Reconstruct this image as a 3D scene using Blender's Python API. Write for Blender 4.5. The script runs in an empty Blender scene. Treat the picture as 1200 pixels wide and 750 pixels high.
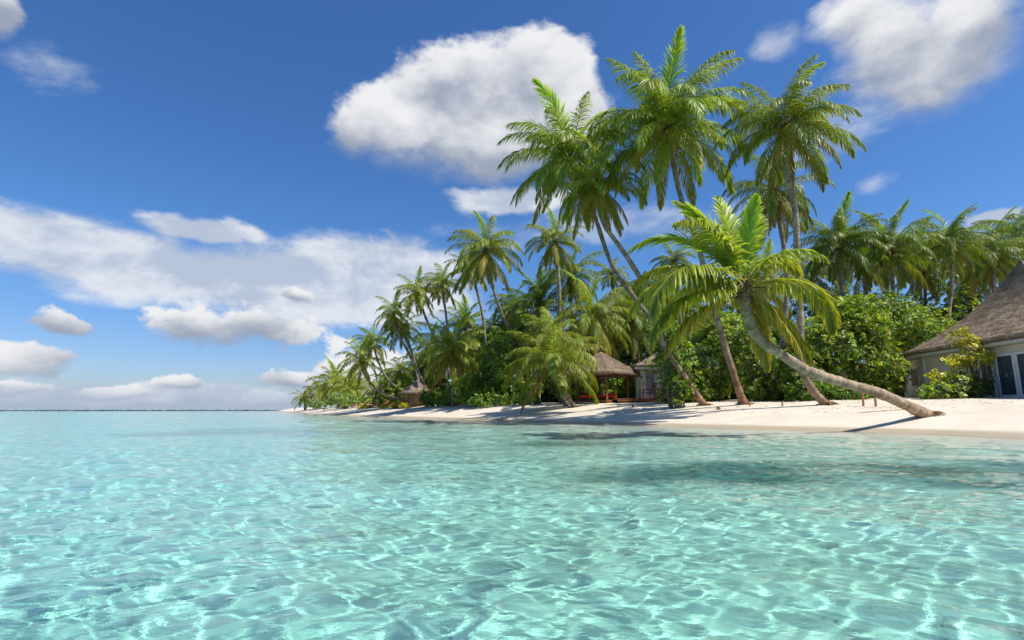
import bpy, bmesh, math, random
import numpy as np
from mathutils import Vector, Matrix, Euler, Quaternion

sc = bpy.context.scene
COL = sc.collection
F_PX = 620.0            # focal length in pixels of the 1200x750 photograph
EYE = 0.85
PITCH = math.atan(104.0 / F_PX)

# ---------------------------------------------------------------- camera
cam_d = bpy.data.cameras.new('camera'); cam = bpy.data.objects.new('camera', cam_d)
COL.objects.link(cam)
cam.location = (0, 0, EYE)
cam.rotation_euler = (math.pi / 2 + PITCH, 0, 0)
cam_d.sensor_width = 36.0; cam_d.lens = 36.0 * F_PX / 1200.0
cam_d.clip_start = 0.05; cam_d.clip_end = 20000
sc.camera = cam

# ---------------------------------------------------------------- exposure
vs = sc.view_settings
sc.display_settings.display_device = 'sRGB'
vs.view_transform = 'Standard'; vs.look = 'None'; vs.gamma = 1; vs.exposure = 0.45
vs.use_curve_mapping = False
cy = sc.cycles
cy.max_bounces = 10; cy.transparent_max_bounces = 16
cy.diffuse_bounces = 4; cy.glossy_bounces = 4; cy.transmission_bounces = 8
cy.caustics_reflective = False; cy.caustics_refractive = True
cy.sample_clamp_indirect = 10.0
cy.use_denoising = True
cy.blur_glossy = 0.3

# ---------------------------------------------------------------- sun
SUN_AZ = math.radians(116)      # clockwise from the viewing direction
SUN_EL = math.radians(57)
TO_SUN = Vector((math.sin(SUN_AZ) * math.cos(SUN_EL), math.cos(SUN_AZ) * math.cos(SUN_EL), math.sin(SUN_EL)))
sun_d = bpy.data.lights.new('sun', 'SUN'); sun = bpy.data.objects.new('sun', sun_d)
COL.objects.link(sun)
sun.rotation_euler = TO_SUN.to_track_quat('Z', 'Y').to_euler()
sun_d.energy = 4.8; sun_d.angle = math.radians(0.53); sun_d.color = (1.0, 0.94, 0.84)
sun_d.cycles.is_caustics_light = True

# ---------------------------------------------------------------- node helper
class NT:
    def __init__(s, tree): s.t = tree; s.n = tree.nodes; s.l = tree.links
    def node(s, typ, **kw):
        nd = s.n.new(typ)
        for k, v in kw.items(): setattr(nd, k, v)
        return nd
    def put(s, sock, v):
        if isinstance(v, bpy.types.NodeSocket): s.l.new(v, sock)
        elif v is not None: sock.default_value = v
    def m(s, op, a, b=None, c=None, clamp=False):
        nd = s.n.new('ShaderNodeMath'); nd.operation = op; nd.use_clamp = clamp
        for i, v in enumerate((a, b, c)):
            if v is not None: s.put(nd.inputs[i], v)
        return nd.outputs[0]
    def vm(s, op, a, b=None, c=None, out=0):
        nd = s.n.new('ShaderNodeVectorMath'); nd.operation = op
        for i, v in enumerate((a, b, c)):
            if v is not None: s.put(nd.inputs[i], v)
        return nd.outputs['Value'] if op in ('LENGTH', 'DOT_PRODUCT', 'DISTANCE') else nd.outputs[0]
    def mix(s, f, a, b):
        nd = s.n.new('ShaderNodeMix'); nd.data_type = 'RGBA'
        s.put(nd.inputs[0], f); s.put(nd.inputs[6], a); s.put(nd.inputs[7], b)
        return nd.outputs[2]
    def ss(s, v, lo, hi, a=0.0, b=1.0):
        nd = s.n.new('ShaderNodeMapRange'); nd.interpolation_type = 'SMOOTHSTEP'
        s.put(nd.inputs[0], v); nd.inputs[1].default_value = lo; nd.inputs[2].default_value = hi
        nd.inputs[3].default_value = a; nd.inputs[4].default_value = b
        return nd.outputs[0]
    def noise(s, vec, scale, detail=4, rough=0.55, dist=0.0, col=False):
        nd = s.n.new('ShaderNodeTexNoise')
        if vec is not None: s.l.new(vec, nd.inputs['Vector'])
        nd.inputs['Scale'].default_value = scale; nd.inputs['Detail'].default_value = detail
        nd.inputs['Roughness'].default_value = rough; nd.inputs['Distortion'].default_value = dist
        return nd.outputs['Color' if col else 'Fac']

def rgb(r, g, b): return (r, g, b, 1.0)

def px_dir(px, py):
    """world direction of a photograph pixel"""
    x = (px - 600) / F_PX; u = (375 - py) / F_PX
    c, s_ = math.cos(PITCH), math.sin(PITCH)
    return Vector((x, c - s_ * u, s_ + c * u))
def P(px, py, Y):
    """world point at forward distance Y metres seen at a photograph pixel"""
    d = px_dir(px, py)
    return Vector((0, 0, EYE)) + d * (Y / d.y)

# ---------------------------------------------------------------- world: daylight sky with clouds
W = bpy.data.worlds.new('World'); sc.world = W; W.use_nodes = True
nt = NT(W.node_tree); nt.n.clear()
SKY_STRENGTH = 0.1 / 2 ** vs.exposure
sky = nt.node('ShaderNodeTexSky', sky_type='NISHITA', sun_disc=False)
sky.sun_elevation = SUN_EL; sky.sun_rotation = SUN_AZ
sky.air_density = 1.0; sky.dust_density = 0.6; sky.ozone_density = 2.5; sky.altitude = 0
tc = nt.node('ShaderNodeTexCoord')
gen = tc.outputs['Generated']
sx = nt.node('ShaderNodeSeparateXYZ'); nt.l.new(gen, sx.inputs[0])
az = nt.m('ARCTAN2', sx.outputs[0], sx.outputs[1])
el = nt.m('ARCSINE', sx.outputs[2])
cmb = nt.node('ShaderNodeCombineXYZ'); nt.put(cmb.inputs[0], az); nt.put(cmb.inputs[1], el)
azel = cmb.outputs[0]
# noise stretched horizontally, finer towards the horizon
nsc = nt.vm('MULTIPLY', gen, (1, 1, 1.6))
warp = nt.noise(nsc, 3.0, 3, 0.55, col=True)
warp = nt.vm('SUBTRACT', warp, (0.5, 0.5, 0.5))
warpb = nt.noise(nsc, 11.0, 4, 0.6, col=True)
warpb = nt.vm('SUBTRACT', warpb, (0.5, 0.5, 0.5))
wv = nt.vm('MULTIPLY_ADD', warp, (0.10, 0.05, 0), nt.vm('MULTIPLY', warpb, (0.05, 0.035, 0)))
pos = nt.vm('ADD', azel, wv)
fb = nt.noise(nsc, 5.5, 9, 0.60, 0.25)
fb = nt.m('SUBTRACT', fb, 0.5)
puff = nt.noise(nsc, 6.0, 5, 0.5, 0.0)

def azel_px(px, py):
    d = px_dir(px, py).normalized()
    return math.atan2(d.x, d.y), math.asin(d.z)
#        cx   cy   rx  ry
CUM = [(455, 160, 76, 54), (535, 120, 92, 76), (628, 100, 74, 70), (565, 180, 140, 54), (410, 164, 38, 40), (664, 150, 60, 76),
       (1040, 62, 78, 74), (1125, 48, 80, 74), (1085, 105, 84, 62), (1005, 28, 55, 44), (1110, 80, 105, 74),
       (-8, 12, 38, 40),
       (232, 386, 52, 25), (318, 390, 78, 29), (65, 380, 44, 19), (26, 421, 60, 23),
       (220, 455, 44, 12), (8, 455, 48, 15), (352, 347, 22, 12), (120, 462, 70, 11), (345, 448, 50, 17), (445, 440, 66, 40)]
STR = [(40, 285, 150, 48), (190, 315, 190, 48), (330, 330, 150, 50), (450, 318, 150, 48), (240, 268, 75, 18),
       (430, 345, 160, 45), (170, 463, 260, 15), (1180, 258, 60, 12), (600, 235, 80, 20)]
WSP = [(920, 42, 48, 40), (75, 78, 90, 36), (700, 270, 240, 30), (1020, 300, 280, 38), (1020, 215, 40, 16), (960, 140, 120, 60)]
def acc(lst, with_shade):
    dens = None; ws = None; wt = None
    for (cx, cyy, rx, ry) in lst:
        a0, e0 = azel_px(cx, cyy)
        a1, _ = azel_px(cx + rx, cyy); a2, _ = azel_px(cx - rx, cyy)
        _, e1 = azel_px(cx, cyy - ry); _, e2 = azel_px(cx, cyy + ry)
        ra = abs(a1 - a2) / 2; re = abs(e1 - e2) / 2
        q = nt.vm('MULTIPLY_ADD', pos, (1 / ra, 1 / re, 0), (-a0 / ra, -e0 / re, 0))
        if with_shade:      # flat bases: the lower half of each puff is squeezed
            sp = nt.node('ShaderNodeSeparateXYZ'); nt.l.new(q, sp.inputs[0])
            cb = nt.node('ShaderNodeCombineXYZ'); nt.l.new(sp.outputs[0], cb.inputs[0])
            nt.put(cb.inputs[1], nt.m('MAXIMUM', sp.outputs[1], nt.m('MULTIPLY', sp.outputs[1], -1.25)))
            ln = nt.vm('LENGTH', cb.outputs[0])
        else:
            ln = nt.vm('LENGTH', q)
        dk = nt.m('SUBTRACT', 1.0, ln)
        dens = dk if dens is None else nt.m('SMOOTH_MAX', dens, dk, 0.15)
        if with_shade:
            w = nt.m('MULTIPLY', ln, ln); w = nt.m('DIVIDE', 1.0, nt.m('MULTIPLY_ADD', w, w, 0.06))
            # lit top and right side, shaded base
            t = nt.m('MULTIPLY_ADD', sp.outputs[0], 0.0, sp.outputs[1])
            ws = nt.m('MULTIPLY', t, w) if ws is None else nt.m('MULTIPLY_ADD', t, w, ws)
            wt = w if wt is None else nt.m('ADD', wt, w)
    return dens, (nt.m('DIVIDE', ws, wt) if with_shade else None)
dc, shade = acc(CUM, True)
ds, _ = acc(STR, False)
dw, _ = acc(WSP, False)
fb2 = nt.m('SUBTRACT', nt.noise(nt.vm('MULTIPLY', gen, (1, 1, 1.5)), 17.0, 7, 0.58, 0.2), 0.5)
lowk = nt.ss(el, 0.45, 0.12)
dcn = nt.m('MULTIPLY_ADD', fb, 1.5, nt.m('MULTIPLY_ADD', nt.m('MULTIPLY', fb2, nt.m('MULTIPLY_ADD', lowk, 0.8, 0.35)), 1.7, dc))
wid = nt.m('ADD', nt.ss(shade, 0.3, -0.6, 0.32, 0.85), nt.ss(az, 0.30, 0.55, 0.0, 0.30))
cv = nt.m('DIVIDE', nt.m('ADD', dcn, 0.04), wid, clamp=True)
cov = nt.m('MULTIPLY', nt.m('MULTIPLY', cv, cv), nt.m('MULTIPLY_ADD', cv, -2.0, 3.0))
fine = nt.noise(nt.vm('MULTIPLY', gen, (1, 1, 2.0)), 8.0, 9, 0.6, 0.25)
dsn = nt.m('MULTIPLY_ADD', nt.m('SUBTRACT', fine, 0.5), 2.3, nt.m('MULTIPLY', ds, 2.0))
cov2 = nt.m('MULTIPLY', nt.ss(dsn, -0.1, 0.8), 0.92)
dwn = nt.m('MULTIPLY_ADD', nt.m('SUBTRACT', fine, 0.5), 2.6, dw)
cov3 = nt.m('MULTIPLY', nt.ss(dwn, 0.1, 1.1), 0.5)
cov2 = nt.m('MAXIMUM', cov2, cov3)
sh = nt.m('MULTIPLY_ADD', nt.m('SUBTRACT', puff, 0.5), 3.0, shade)
sh = nt.m('MULTIPLY_ADD', fb, 1.0, sh)
sh = nt.m('MULTIPLY_ADD', fb2, 1.1, sh)
lit = nt.ss(sh, -0.65, 0.85)
k = 10.0
ccol = nt.mix(lit, rgb(0.33 * k, 0.38 * k, 0.49 * k), rgb(0.86 * k, 0.87 * k, 0.89 * k))
scol = nt.mix(nt.ss(nt.m('MULTIPLY_ADD', fb, 0.8, fine), 0.38, 0.66), rgb(0.50 * k, 0.57 * k, 0.70 * k), rgb(0.80 * k, 0.83 * k, 0.88 * k))
# clear sky: richer blue overhead, paler down at the horizon as the Sky Texture gives it
hs = nt.node('ShaderNodeHueSaturation'); hs.inputs['Saturation'].default_value = 1.18; hs.inputs['Value'].default_value = 0.9
nt.l.new(sky.outputs[0], hs.inputs['Color'])
skyc = nt.vm('MULTIPLY', hs.outputs[0], (0.98, 1.28, 1.63))
low = nt.ss(el, 0.30, 0.0)
skyc = nt.mix(low, skyc, nt.vm('MULTIPLY', hs.outputs[0], (0.92, 1.04, 1.42)))
c1 = nt.mix(cov2, skyc, scol)
c2 = nt.mix(cov, c1, ccol)
# bank of haze cloud lying on the horizon
bank = nt.ss(nt.m('MULTIPLY_ADD', fb, 0.03, el), 0.045, 0.0, 0.0, 0.9)
c3 = nt.mix(bank, c2, rgb(0.42 * k, 0.50 * k, 0.64 * k))
bg = nt.node('ShaderNodeBackground'); bg.inputs['Strength'].default_value = SKY_STRENGTH
nt.l.new(c3, bg.inputs['Color'])
wo = nt.node('ShaderNodeOutputWorld'); nt.l.new(bg.outputs[0], wo.inputs['Surface'])
W.cycles.sampling_method = 'MANUAL'; W.cycles.sample_map_resolution = 512

# ---------------------------------------------------------------- naming helpers
def tag(o, label=None, cat=None, group=None, kind=None):
    if label: o['label'] = label
    if cat: o['category'] = cat
    if group: o['group'] = group
    if kind: o['kind'] = kind
    return o
def link(o, parent=None):
    COL.objects.link(o)
    if parent is not None: o.parent = parent
    return o
def empty(name, loc, label=None, cat=None, group=None, parent=None):
    o = bpy.data.objects.new(name, None); o.empty_display_size = 0.2
    o.location = loc
    link(o, parent)
    return tag(o, label, cat, group)
def np_mesh(name, V, Fq, mats, uv=None, col=None, smooth=False, mat_idx=None):
    """mesh from numpy arrays: V (n,3), Fq (m,k) polygons of equal size (3 or 4)"""
    V = np.asarray(V, np.float32); Fq = np.asarray(Fq, np.int32)
    me = bpy.data.meshes.new(name)
    k = Fq.shape[1]; m = len(Fq)
    me.vertices.add(len(V)); me.vertices.foreach_set('co', V.ravel())
    me.loops.add(m * k); me.loops.foreach_set('vertex_index', Fq.ravel())
    me.polygons.add(m); me.polygons.foreach_set('loop_start', np.arange(0, m * k, k, dtype=np.int32))
    me.polygons.foreach_set('loop_total', np.full(m, k, np.int32))
    if smooth: me.polygons.foreach_set('use_smooth', np.ones(m, bool))
    if mat_idx is not None: me.polygons.foreach_set('material_index', np.asarray(mat_idx, np.int32))
    me.update(calc_edges=True)
    if col is not None:
        ca = me.color_attributes.new('tint', 'FLOAT_COLOR', 'POINT')
        c4 = np.ones((len(V), 4), np.float32); c4[:, :col.shape[1]] = col
        ca.data.foreach_set('color', c4.ravel())
    for mt in (mats if isinstance(mats, (list, tuple)) else [mats]): me.materials.append(mt)
    return me
def new_mat(name):
    m = bpy.data.materials.new(name); m.use_nodes = True
    t = NT(m.node_tree); t.n.clear()
    out = t.node('ShaderNodeOutputMaterial')
    return m, t, out
def principled(t, out, **kw):
    b = t.node('ShaderNodeBsdfPrincipled')
    for k_, v in kw.items(): t.put(b.inputs[k_.replace('_', ' ')], v)
    t.l.new(b.outputs[0], out.inputs['Surface'])
    return b
def bump(t, h, strength, dist):
    b = t.node('ShaderNodeBump'); b.inputs['Strength'].default_value = strength; b.inputs['Distance'].default_value = dist
    t.put(b.inputs['Height'], h); return b.outputs[0]

# ================================================================ TERRAIN
def shore_pt(px, py):
    d = px_dir(px, py); s_ = -EYE / d.z
    return (d.x * s_, d.y * s_)
SH = [shore_pt(*p) for p in ((1200, 513.5), (1088, 508.5), (980, 505.5), (880, 503), (780, 500), (690, 497), (600, 494),
                             (520, 491.2), (460, 489.5), (400, 487.2), (360, 484.8), (338, 483.2))]
ISLAND = [(120, -30), (60, 2), (32, 11), (22, 13.6)] + SH + [(-95, 215), (-60, 260), (60, 300), (260, 260), (320, 40)]
IP = np.array(ISLAND)
def coast(x, y):
    """signed distance to the coast, positive on land"""
    x = np.asarray(x, float); y = np.asarray(y, float)
    best = np.full(x.shape, 1e18); inside = np.zeros(x.shape, bool)
    n = len(IP)
    for i in range(n):
        ax, ay = IP[i]; bx, by = IP[(i + 1) % n]
        ex, ey = bx - ax, by - ay; L2 = ex * ex + ey * ey
        t = np.clip(((x - ax) * ex + (y - ay) * ey) / L2, 0, 1)
        dx = x - ax - t * ex; dy = y - ay - t * ey
        best = np.minimum(best, dx * dx + dy * dy)
        cond = (ay > y) != (by > y)
        with np.errstate(divide='ignore', invalid='ignore'):
            xi = ax + (y - ay) * ex / (ey if ey != 0 else 1e-9)
        inside ^= cond & (x < xi)
    d = np.sqrt(best)
    return np.where(inside, d, -d)
_r = np.random.RandomState(5)
_W = [(_r.uniform(.15, .9), _r.uniform(0, 6.28), _r.uniform(0, 6.28)) for _ in range(14)]
def lump(x, y):
    s_ = 0
    for f, a, p in _W: s_ = s_ + np.sin((x * math.cos(a) + y * math.sin(a)) * f * 2.2 + p) / (1 + f * 3)
    return s_ / 5.0
def ground(x, y):
    x = np.asarray(x, float); y = np.asarray(y, float)
    d = coast(x, y) + 0.35 * lump(x * .5, y * .5)
    zl = np.interp(d, [0, 1.2, 3.0, 5.0, 8.0, 11, 16, 30, 80], [0, 0.17, 0.44, 0.78, 1.18, 1.36, 1.50, 1.62, 1.7])
    zw = -np.interp(-d, [0, 1.5, 4, 8, 14, 30, 80, 300, 3000], [0, 0.12, 0.30, 0.46, 0.64, 1.1, 1.9, 3.0, 8.0])
    z = np.where(d > 0, zl, zw)
    land = np.clip(d / 2.0, 0, 1)
    z = z + land * 0.035 * lump(x, y) + land * 0.012 * lump(x * 4.1, y * 4.1) + (1 - land) * 0.05 * np.clip(-d / 3, 0, 1) * lump(x * .8 + 9, y * .8)
    return z
def gz(x, y): return float(ground(np.array([x]), np.array([y]))[0])

def hit(px, py, lo=4.0, hi=130.0):
    """where the sight line of a photograph pixel meets the sand"""
    d = px_dir(px, py); Y = np.linspace(lo, hi, 4000)
    w = np.where(EYE + d.z / d.y * Y < ground(d.x / d.y * Y, Y))[0]
    return float(Y[w[0]]) if len(w) else None

def polar_grid(na, dense_deg, nb, r0, r1, nr, gamma=1.0, radii=None):
    a1 = np.radians(dense_deg)
    A = np.concatenate([np.linspace(-a1, a1, na), np.linspace(a1, 2 * np.pi - a1, nb + 2)[1:-1]])
    R = r0 * (r1 / r0) ** (np.linspace(0, 1, nr) ** gamma)
    if radii is not None: R = radii; nr = len(R)
    AA, RR = np.meshgrid(A, R)
    x = RR * np.sin(AA); y = RR * np.cos(AA)
    nA = len(A)
    i = np.arange(nr - 1)[:, None] * nA; j = np.arange(nA)[None, :]; j2 = (np.arange(nA) + 1)[None, :] % nA
    Fq = np.stack([i + j, i + j2, i + nA + j2, i + nA + j], -1).reshape(-1, 4)
    return x, y, A, R, Fq, RR
# sand + seabed as one sheet
x, y, A, R, Fq, RR = polar_grid(620, 54, 60, 0.4, 6000, 420)
z = ground(x.ravel(), y.ravel()).reshape(x.shape)
z[0, :] = z[0, :].mean(); x[0, :] *= 0.0; y[0, :] *= 0.0
SAND, t, out = new_mat('sand')
geo = t.node('ShaderNodeNewGeometry'); pos_ = geo.outputs['Position']
sp = t.node('ShaderNodeSeparateXYZ'); t.l.new(pos_, sp.inputs[0])
n1 = t.noise(pos_, 0.6, 5, 0.6); n2 = t.noise(pos_, 7.0, 6, 0.65); n3 = t.noise(pos_, 60.0, 3, 0.6)
base = t.mix(t.ss(n1, 0.3, 0.7), rgb(0.53, 0.475, 0.385), rgb(0.60, 0.545, 0.45))
base = t.mix(t.ss(n2, 0.55, 0.75, 0, 0.35), base, rgb(0.45, 0.37, 0.28))
speck = t.ss(n3, 0.66, 0.74, 0, 0.6)
base = t.mix(speck, base, rgb(0.26, 0.20, 0.14))
zz = t.m('MULTIPLY_ADD', t.m('SUBTRACT', n2, 0.5), 0.05, sp.outputs[2])
wet = t.ss(zz, 0.19, 0.08)
base = t.mix(t.m('MULTIPLY', wet, 0.85), base, rgb(0.34, 0.28, 0.19))
# dark teal patches on the bed, ragged at the edges
bed = t.noise(pos_, 0.35, 5, 0.62)
def blob(cx, cyy, rx, ry, ang=0.0):
    mp = t.node('ShaderNodeMapping', vector_type='TEXTURE')
    mp.inputs['Location'].default_value = (cx, cyy, 0); mp.inputs['Rotation'].default_value = (0, 0, ang)
    mp.inputs['Scale'].default_value = (rx, ry, 1e6)
    t.l.new(pos_, mp.inputs['Vector'])
    return t.m('SUBTRACT', 1.0, t.vm('LENGTH', mp.outputs[0]))
bl = None
def bed_px(px, py):
    d = px_dir(px, py); s_ = -EYE / d.z; s_ *= 1 + .55 / (d.y * s_)
    return d.x * s_, d.y * s_
for (px, py, px2, py2, th) in ((650, 556, 980, 550, 1.6), (930, 546, 1300, 554, 2.5), (220, 503, 470, 507, 5.0), (560, 517, 760, 522, 1.1),
                               (140, 512, 300, 503, 3.0), (1020, 562, 1300, 572, .7)):
    ax, ay = bed_px(px, py); bx, by = bed_px(px2, py2)
    b_ = blob((ax + bx) / 2, (ay + by) / 2, math.hypot(bx - ax, by - ay) / 2 * 1.15, th, math.atan2(by - ay, bx - ax))
    bl = b_ if bl is None else t.m('SMOOTH_MAX', bl, b_, 0.2)
patch_mask = t.ss(t.m('MULTIPLY_ADD', t.m('SUBTRACT', bed, 0.5), 2.4, bl), -0.15, 0.75)
patch_mask = t.m('MULTIPLY', patch_mask, t.ss(sp.outputs[1], 12.0, 17.0, 1.0, 0.5))
under = t.ss(sp.outputs[2], 0.0, -0.08)
ripm = t.node('ShaderNodeTexWave', wave_type='BANDS', bands_direction='DIAGONAL', wave_profile='SIN')
t.l.new(pos_, ripm.inputs['Vector']); ripm.inputs['Scale'].default_value = 2.2; ripm.inputs['Distortion'].default_value = 6; ripm.inputs['Detail'].default_value = 3
ripm.inputs['Detail Scale'].default_value = 0.8
bedsand = t.mix(t.m('MULTIPLY', ripm.outputs['Fac'], 0.25), rgb(0.82, 0.79, 0.70), rgb(0.66, 0.63, 0.54))
base = t.mix(under, base, bedsand)
patch_col = t.mix(t.ss(n2, 0.4, 0.6), rgb(0.015, 0.09, 0.10), rgb(0.05, 0.20, 0.20))
base = t.mix(t.m('MULTIPLY', t.m('MULTIPLY', patch_mask, under), 0.85), base, patch_col)
foot = t.node('ShaderNodeTexVoronoi', feature='SMOOTH_F1'); t.l.new(t.vm('MULTIPLY_ADD', t.noise(pos_, 1.7, 3, .5, col=True), (.9, .9, 0), pos_), foot.inputs['Vector']); foot.inputs['Scale'].default_value = 2.6
foot.inputs['Smoothness'].default_value = 0.4
h = t.m('MULTIPLY_ADD', t.ss(foot.outputs['Distance'], 0.0, 0.35), 0.6, t.m('MULTIPLY', n2, 0.5))
h = t.m('MULTIPLY_ADD', n3, 0.08, h)
rough = t.m('SUBTRACT', 0.95, t.m('MULTIPLY', wet, 0.45))
principled(t, out, Base_Color=base, Roughness=rough, Normal=bump(t, h, 0.3, 0.04), Specular_IOR_Level=0.25)
me = np_mesh('beach', np.stack([x, y, z], -1).reshape(-1, 3), Fq, SAND, smooth=True)
beach = link(bpy.data.objects.new('beach', me)); tag(beach, kind='structure')
beach.cycles.is_caustics_receiver = True

# ================================================================ WATER
x, y, A, R, Fq, RR = polar_grid(1000, 52, 60, 0.7, 6000, 1300, radii=np.concatenate([0.7 * (400 / 0.7) ** np.linspace(0, 1, 1290), [500, 650, 900, 1300, 1900, 2600, 3400, 4300, 5200, 6000]]))
dA = (A[1] - A[0]); dR = np.log(R[1] / R[0])
cell = np.maximum(RR * dA, RR * dR)
d_in = coast(x.ravel(), y.ravel()).reshape(x.shape)
rs = np.random.RandomState(11)
zz = np.zeros_like(x); sxp = np.zeros_like(x); syp = np.zeros_like(x)
wind = math.radians(250)
grp = 0.75 + 0.5 * (0.5 + 0.5 * lump(x * .35 + 3, y * .35))
NW = 110
lam_all = 0.11 * (4.2 / 0.11) ** (np.arange(NW) / (NW - 1.0))
for lam in lam_all:
    th = wind + rs.normal(0, 0.75)
    kk = 2 * np.pi / lam
    a = 0.00165 * lam ** 1.0 * rs.uniform(.5, 1.4) * (1.35 if lam < 0.35 else (0.9 if lam < 1.2 else 1.15)) * (1.0 if lam < 1.6 else 0.6)
    ph = rs.uniform(0, 6.28)
    w = np.clip((lam / (2.2 * cell) - 1.0), 0, 1)
    cx_, sy_ = math.cos(th), math.sin(th)
    arg = kk * (x * cx_ + y * sy_) + ph
    c_ = np.cos(arg) * w; s_ = np.sin(arg) * w
    zz += a * c_
    sxp -= a * 0.8 * cx_ * s_; syp -= a * 0.8 * sy_ * s_
damp = np.interp(-d_in, [-2, 0, 1.5, 6], [0.1, 0.2, 0.55, 1.0])
zz *= damp * grp; sxp *= damp * grp; syp *= damp * grp
lim = np.clip((RR - 0.5) / 1.0, 0, 1)
zz *= lim
x2 = x + sxp * lim; y2 = y + syp * lim
x2[0, :] = 0; y2[0, :] = 0; zz[0, :] = 0
WATER, t, out = new_mat('sea_water')
geo = t.node('ShaderNodeNewGeometry'); pos_ = geo.outputs['Position']
stretch = t.vm('MULTIPLY', pos_, (0.7, 1.0, 1.0))
r1 = t.noise(stretch, 4.0, 6, 0.62, 0.3)
r2 = t.noise(stretch, 1.1, 3, 0.55, 0.3)
hh = t.m('MULTIPLY_ADD', r2, 3.0, r1)
nrm = bump(t, hh, 0.8, 0.04)
tint = t.node('ShaderNodeAttribute', attribute_name='tint')
rf = t.node('ShaderNodeBsdfRefraction'); rf.inputs['Roughness'].default_value = 0.0; rf.inputs['IOR'].default_value = 1.333
t.l.new(tint.outputs['Color'], rf.inputs['Color'])
rip = bump(t, hh, 0.24, 0.03); t.l.new(rip, rf.inputs['Normal'])
gl = t.node('ShaderNodeBsdfGlossy'); gl.inputs['Roughness'].default_value = 0.03; gl.inputs['Color'].default_value = rgb(1, 1, 1)
t.l.new(nrm, gl.inputs['Normal'])
fr = t.node('ShaderNodeFresnel'); fr.inputs['IOR'].default_value = 1.333; t.l.new(nrm, fr.inputs['Normal'])
mx = t.node('ShaderNodeMixShader'); t.l.new(fr.outputs[0], mx.inputs[0]); t.l.new(rf.outputs[0], mx.inputs[1]); t.l.new(gl.outputs[0], mx.inputs[2])
t.l.new(mx.outputs[0], out.inputs['Surface'])
# the clear water takes red out of what is seen through it, more where it is deeper
dep = np.interp(-d_in.ravel(), [0, 1.5, 4, 8, 14, 30, 80], [0, .12, .30, .46, .64, 1.1, 1.9])
dep = np.maximum(dep, 0.0)
colw = np.stack([np.exp(-0.58 * dep), np.exp(-0.03 * dep), np.exp(-0.06 * dep)], -1)
me = np_mesh('sea_water', np.stack([x2, y2, zz], -1).reshape(-1, 3), Fq, WATER, smooth=True, col=colw)
sea = link(bpy.data.objects.new('sea_water', me)); tag(sea, kind='structure')
sea.cycles.is_caustics_caster = True

# ================================================================ MATERIALS
def leaf_mat(name, transl=0.35, rough=0.42, spec=0.5, hue_var=0.02, val_var=0.18):
    m, t, out = new_mat(name)
    at = t.node('ShaderNodeAttribute', attribute_name='tint')
    oi = t.node('ShaderNodeObjectInfo')
    geo = t.node('ShaderNodeNewGeometry')
    n_ = t.noise(geo.outputs['Position'], 9.0, 3, 0.6)
    hs = t.node('ShaderNodeHueSaturation')
    t.put(hs.inputs['Hue'], t.m('MULTIPLY_ADD', oi.outputs['Random'], hue_var, 0.5 - hue_var / 2))
    t.put(hs.inputs['Value'], t.m('MULTIPLY_ADD', n_, 0.7, t.m('MULTIPLY_ADD', oi.outputs['Random'], val_var, 0.98 - val_var / 2)))
    hs.inputs['Saturation'].default_value = 1.0
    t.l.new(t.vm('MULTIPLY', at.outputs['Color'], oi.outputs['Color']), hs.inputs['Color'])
    p = t.node('ShaderNodeBsdfPrincipled'); t.l.new(hs.outputs[0], p.inputs['Base Color'])
    p.inputs['Roughness'].default_value = rough; p.inputs['Specular IOR Level'].default_value = spec
    tr = t.node('ShaderNodeBsdfTranslucent')
    t.l.new(t.vm('MULTIPLY', hs.outputs[0], (1.8, 1.8, 0.6)), tr.inputs['Color'])
    mx = t.node('ShaderNodeMixShader'); mx.inputs[0].default_value = transl
    t.l.new(p.outputs[0], mx.inputs[1]); t.l.new(tr.outputs[0], mx.inputs[2])
    t.l.new(mx.outputs[0], out.inputs['Surface'])
    return m
FROND = leaf_mat('palm_leaf', 0.38, 0.44, 0.45)
LEAF = leaf_mat('broad_leaf', 0.33, 0.38, 0.5)

BARK, t, out = new_mat('palm_bark')
tcn = t.node('ShaderNodeTexCoord'); ob = tcn.outputs['Object']
geo = t.node('ShaderNodeNewGeometry')
nb = t.noise(ob, 3.0, 6, 0.65); nb2 = t.noise(ob, 26.0, 4, 0.65)
at = t.node('ShaderNodeAttribute', attribute_name='tint')
bc = t.mix(t.ss(nb, 0.35, 0.65), rgb(0.20, 0.165, 0.125), rgb(0.36, 0.315, 0.25))
bc = t.mix(t.ss(nb2, 0.45, 0.62, 0, 0.55), bc, rgb(0.10, 0.075, 0.055))
bc = t.vm('MULTIPLY', bc, at.outputs['Color'])
principled(t, out, Base_Color=bc, Roughness=0.9, Normal=bump(t, nb2, 0.8, 0.03), Specular_IOR_Level=0.2)

def simple_mat(name, c1, c2, scale=6, rough=0.8, bs=0.3, bd=0.01, stretch=(1, 1, 1), spec=0.3):
    m, t, out = new_mat(name)
    ob = t.node('ShaderNodeTexCoord').outputs['Object']
    v = t.vm('MULTIPLY', ob, stretch)
    n_ = t.noise(v, scale, 6, 0.62)
    c = t.mix(t.ss(n_, 0.32, 0.68), rgb(*c1), rgb(*c2))
    principled(t, out, Base_Color=c, Roughness=rough, Specular_IOR_Level=spec, Normal=bump(t, n_, bs, bd))
    return m
FIBRE = simple_mat('palm_fibre', (.10, .06, .03), (.30, .19, .09), 20, .95, .8, .03)
NUT = simple_mat('coconut_husk', (.16, .20, .04), (.42, .26, .05), 5, .45, .1, .005, spec=.5)
DEADLEAF = simple_mat('orange_stalk', (.45, .24, .05), (.62, .40, .10), 8, .8)
WOOD = simple_mat('red_timber', (.19, .065, .03), (.32, .12, .055), 14, .6, .3, .01, (1, 1, .2))
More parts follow.
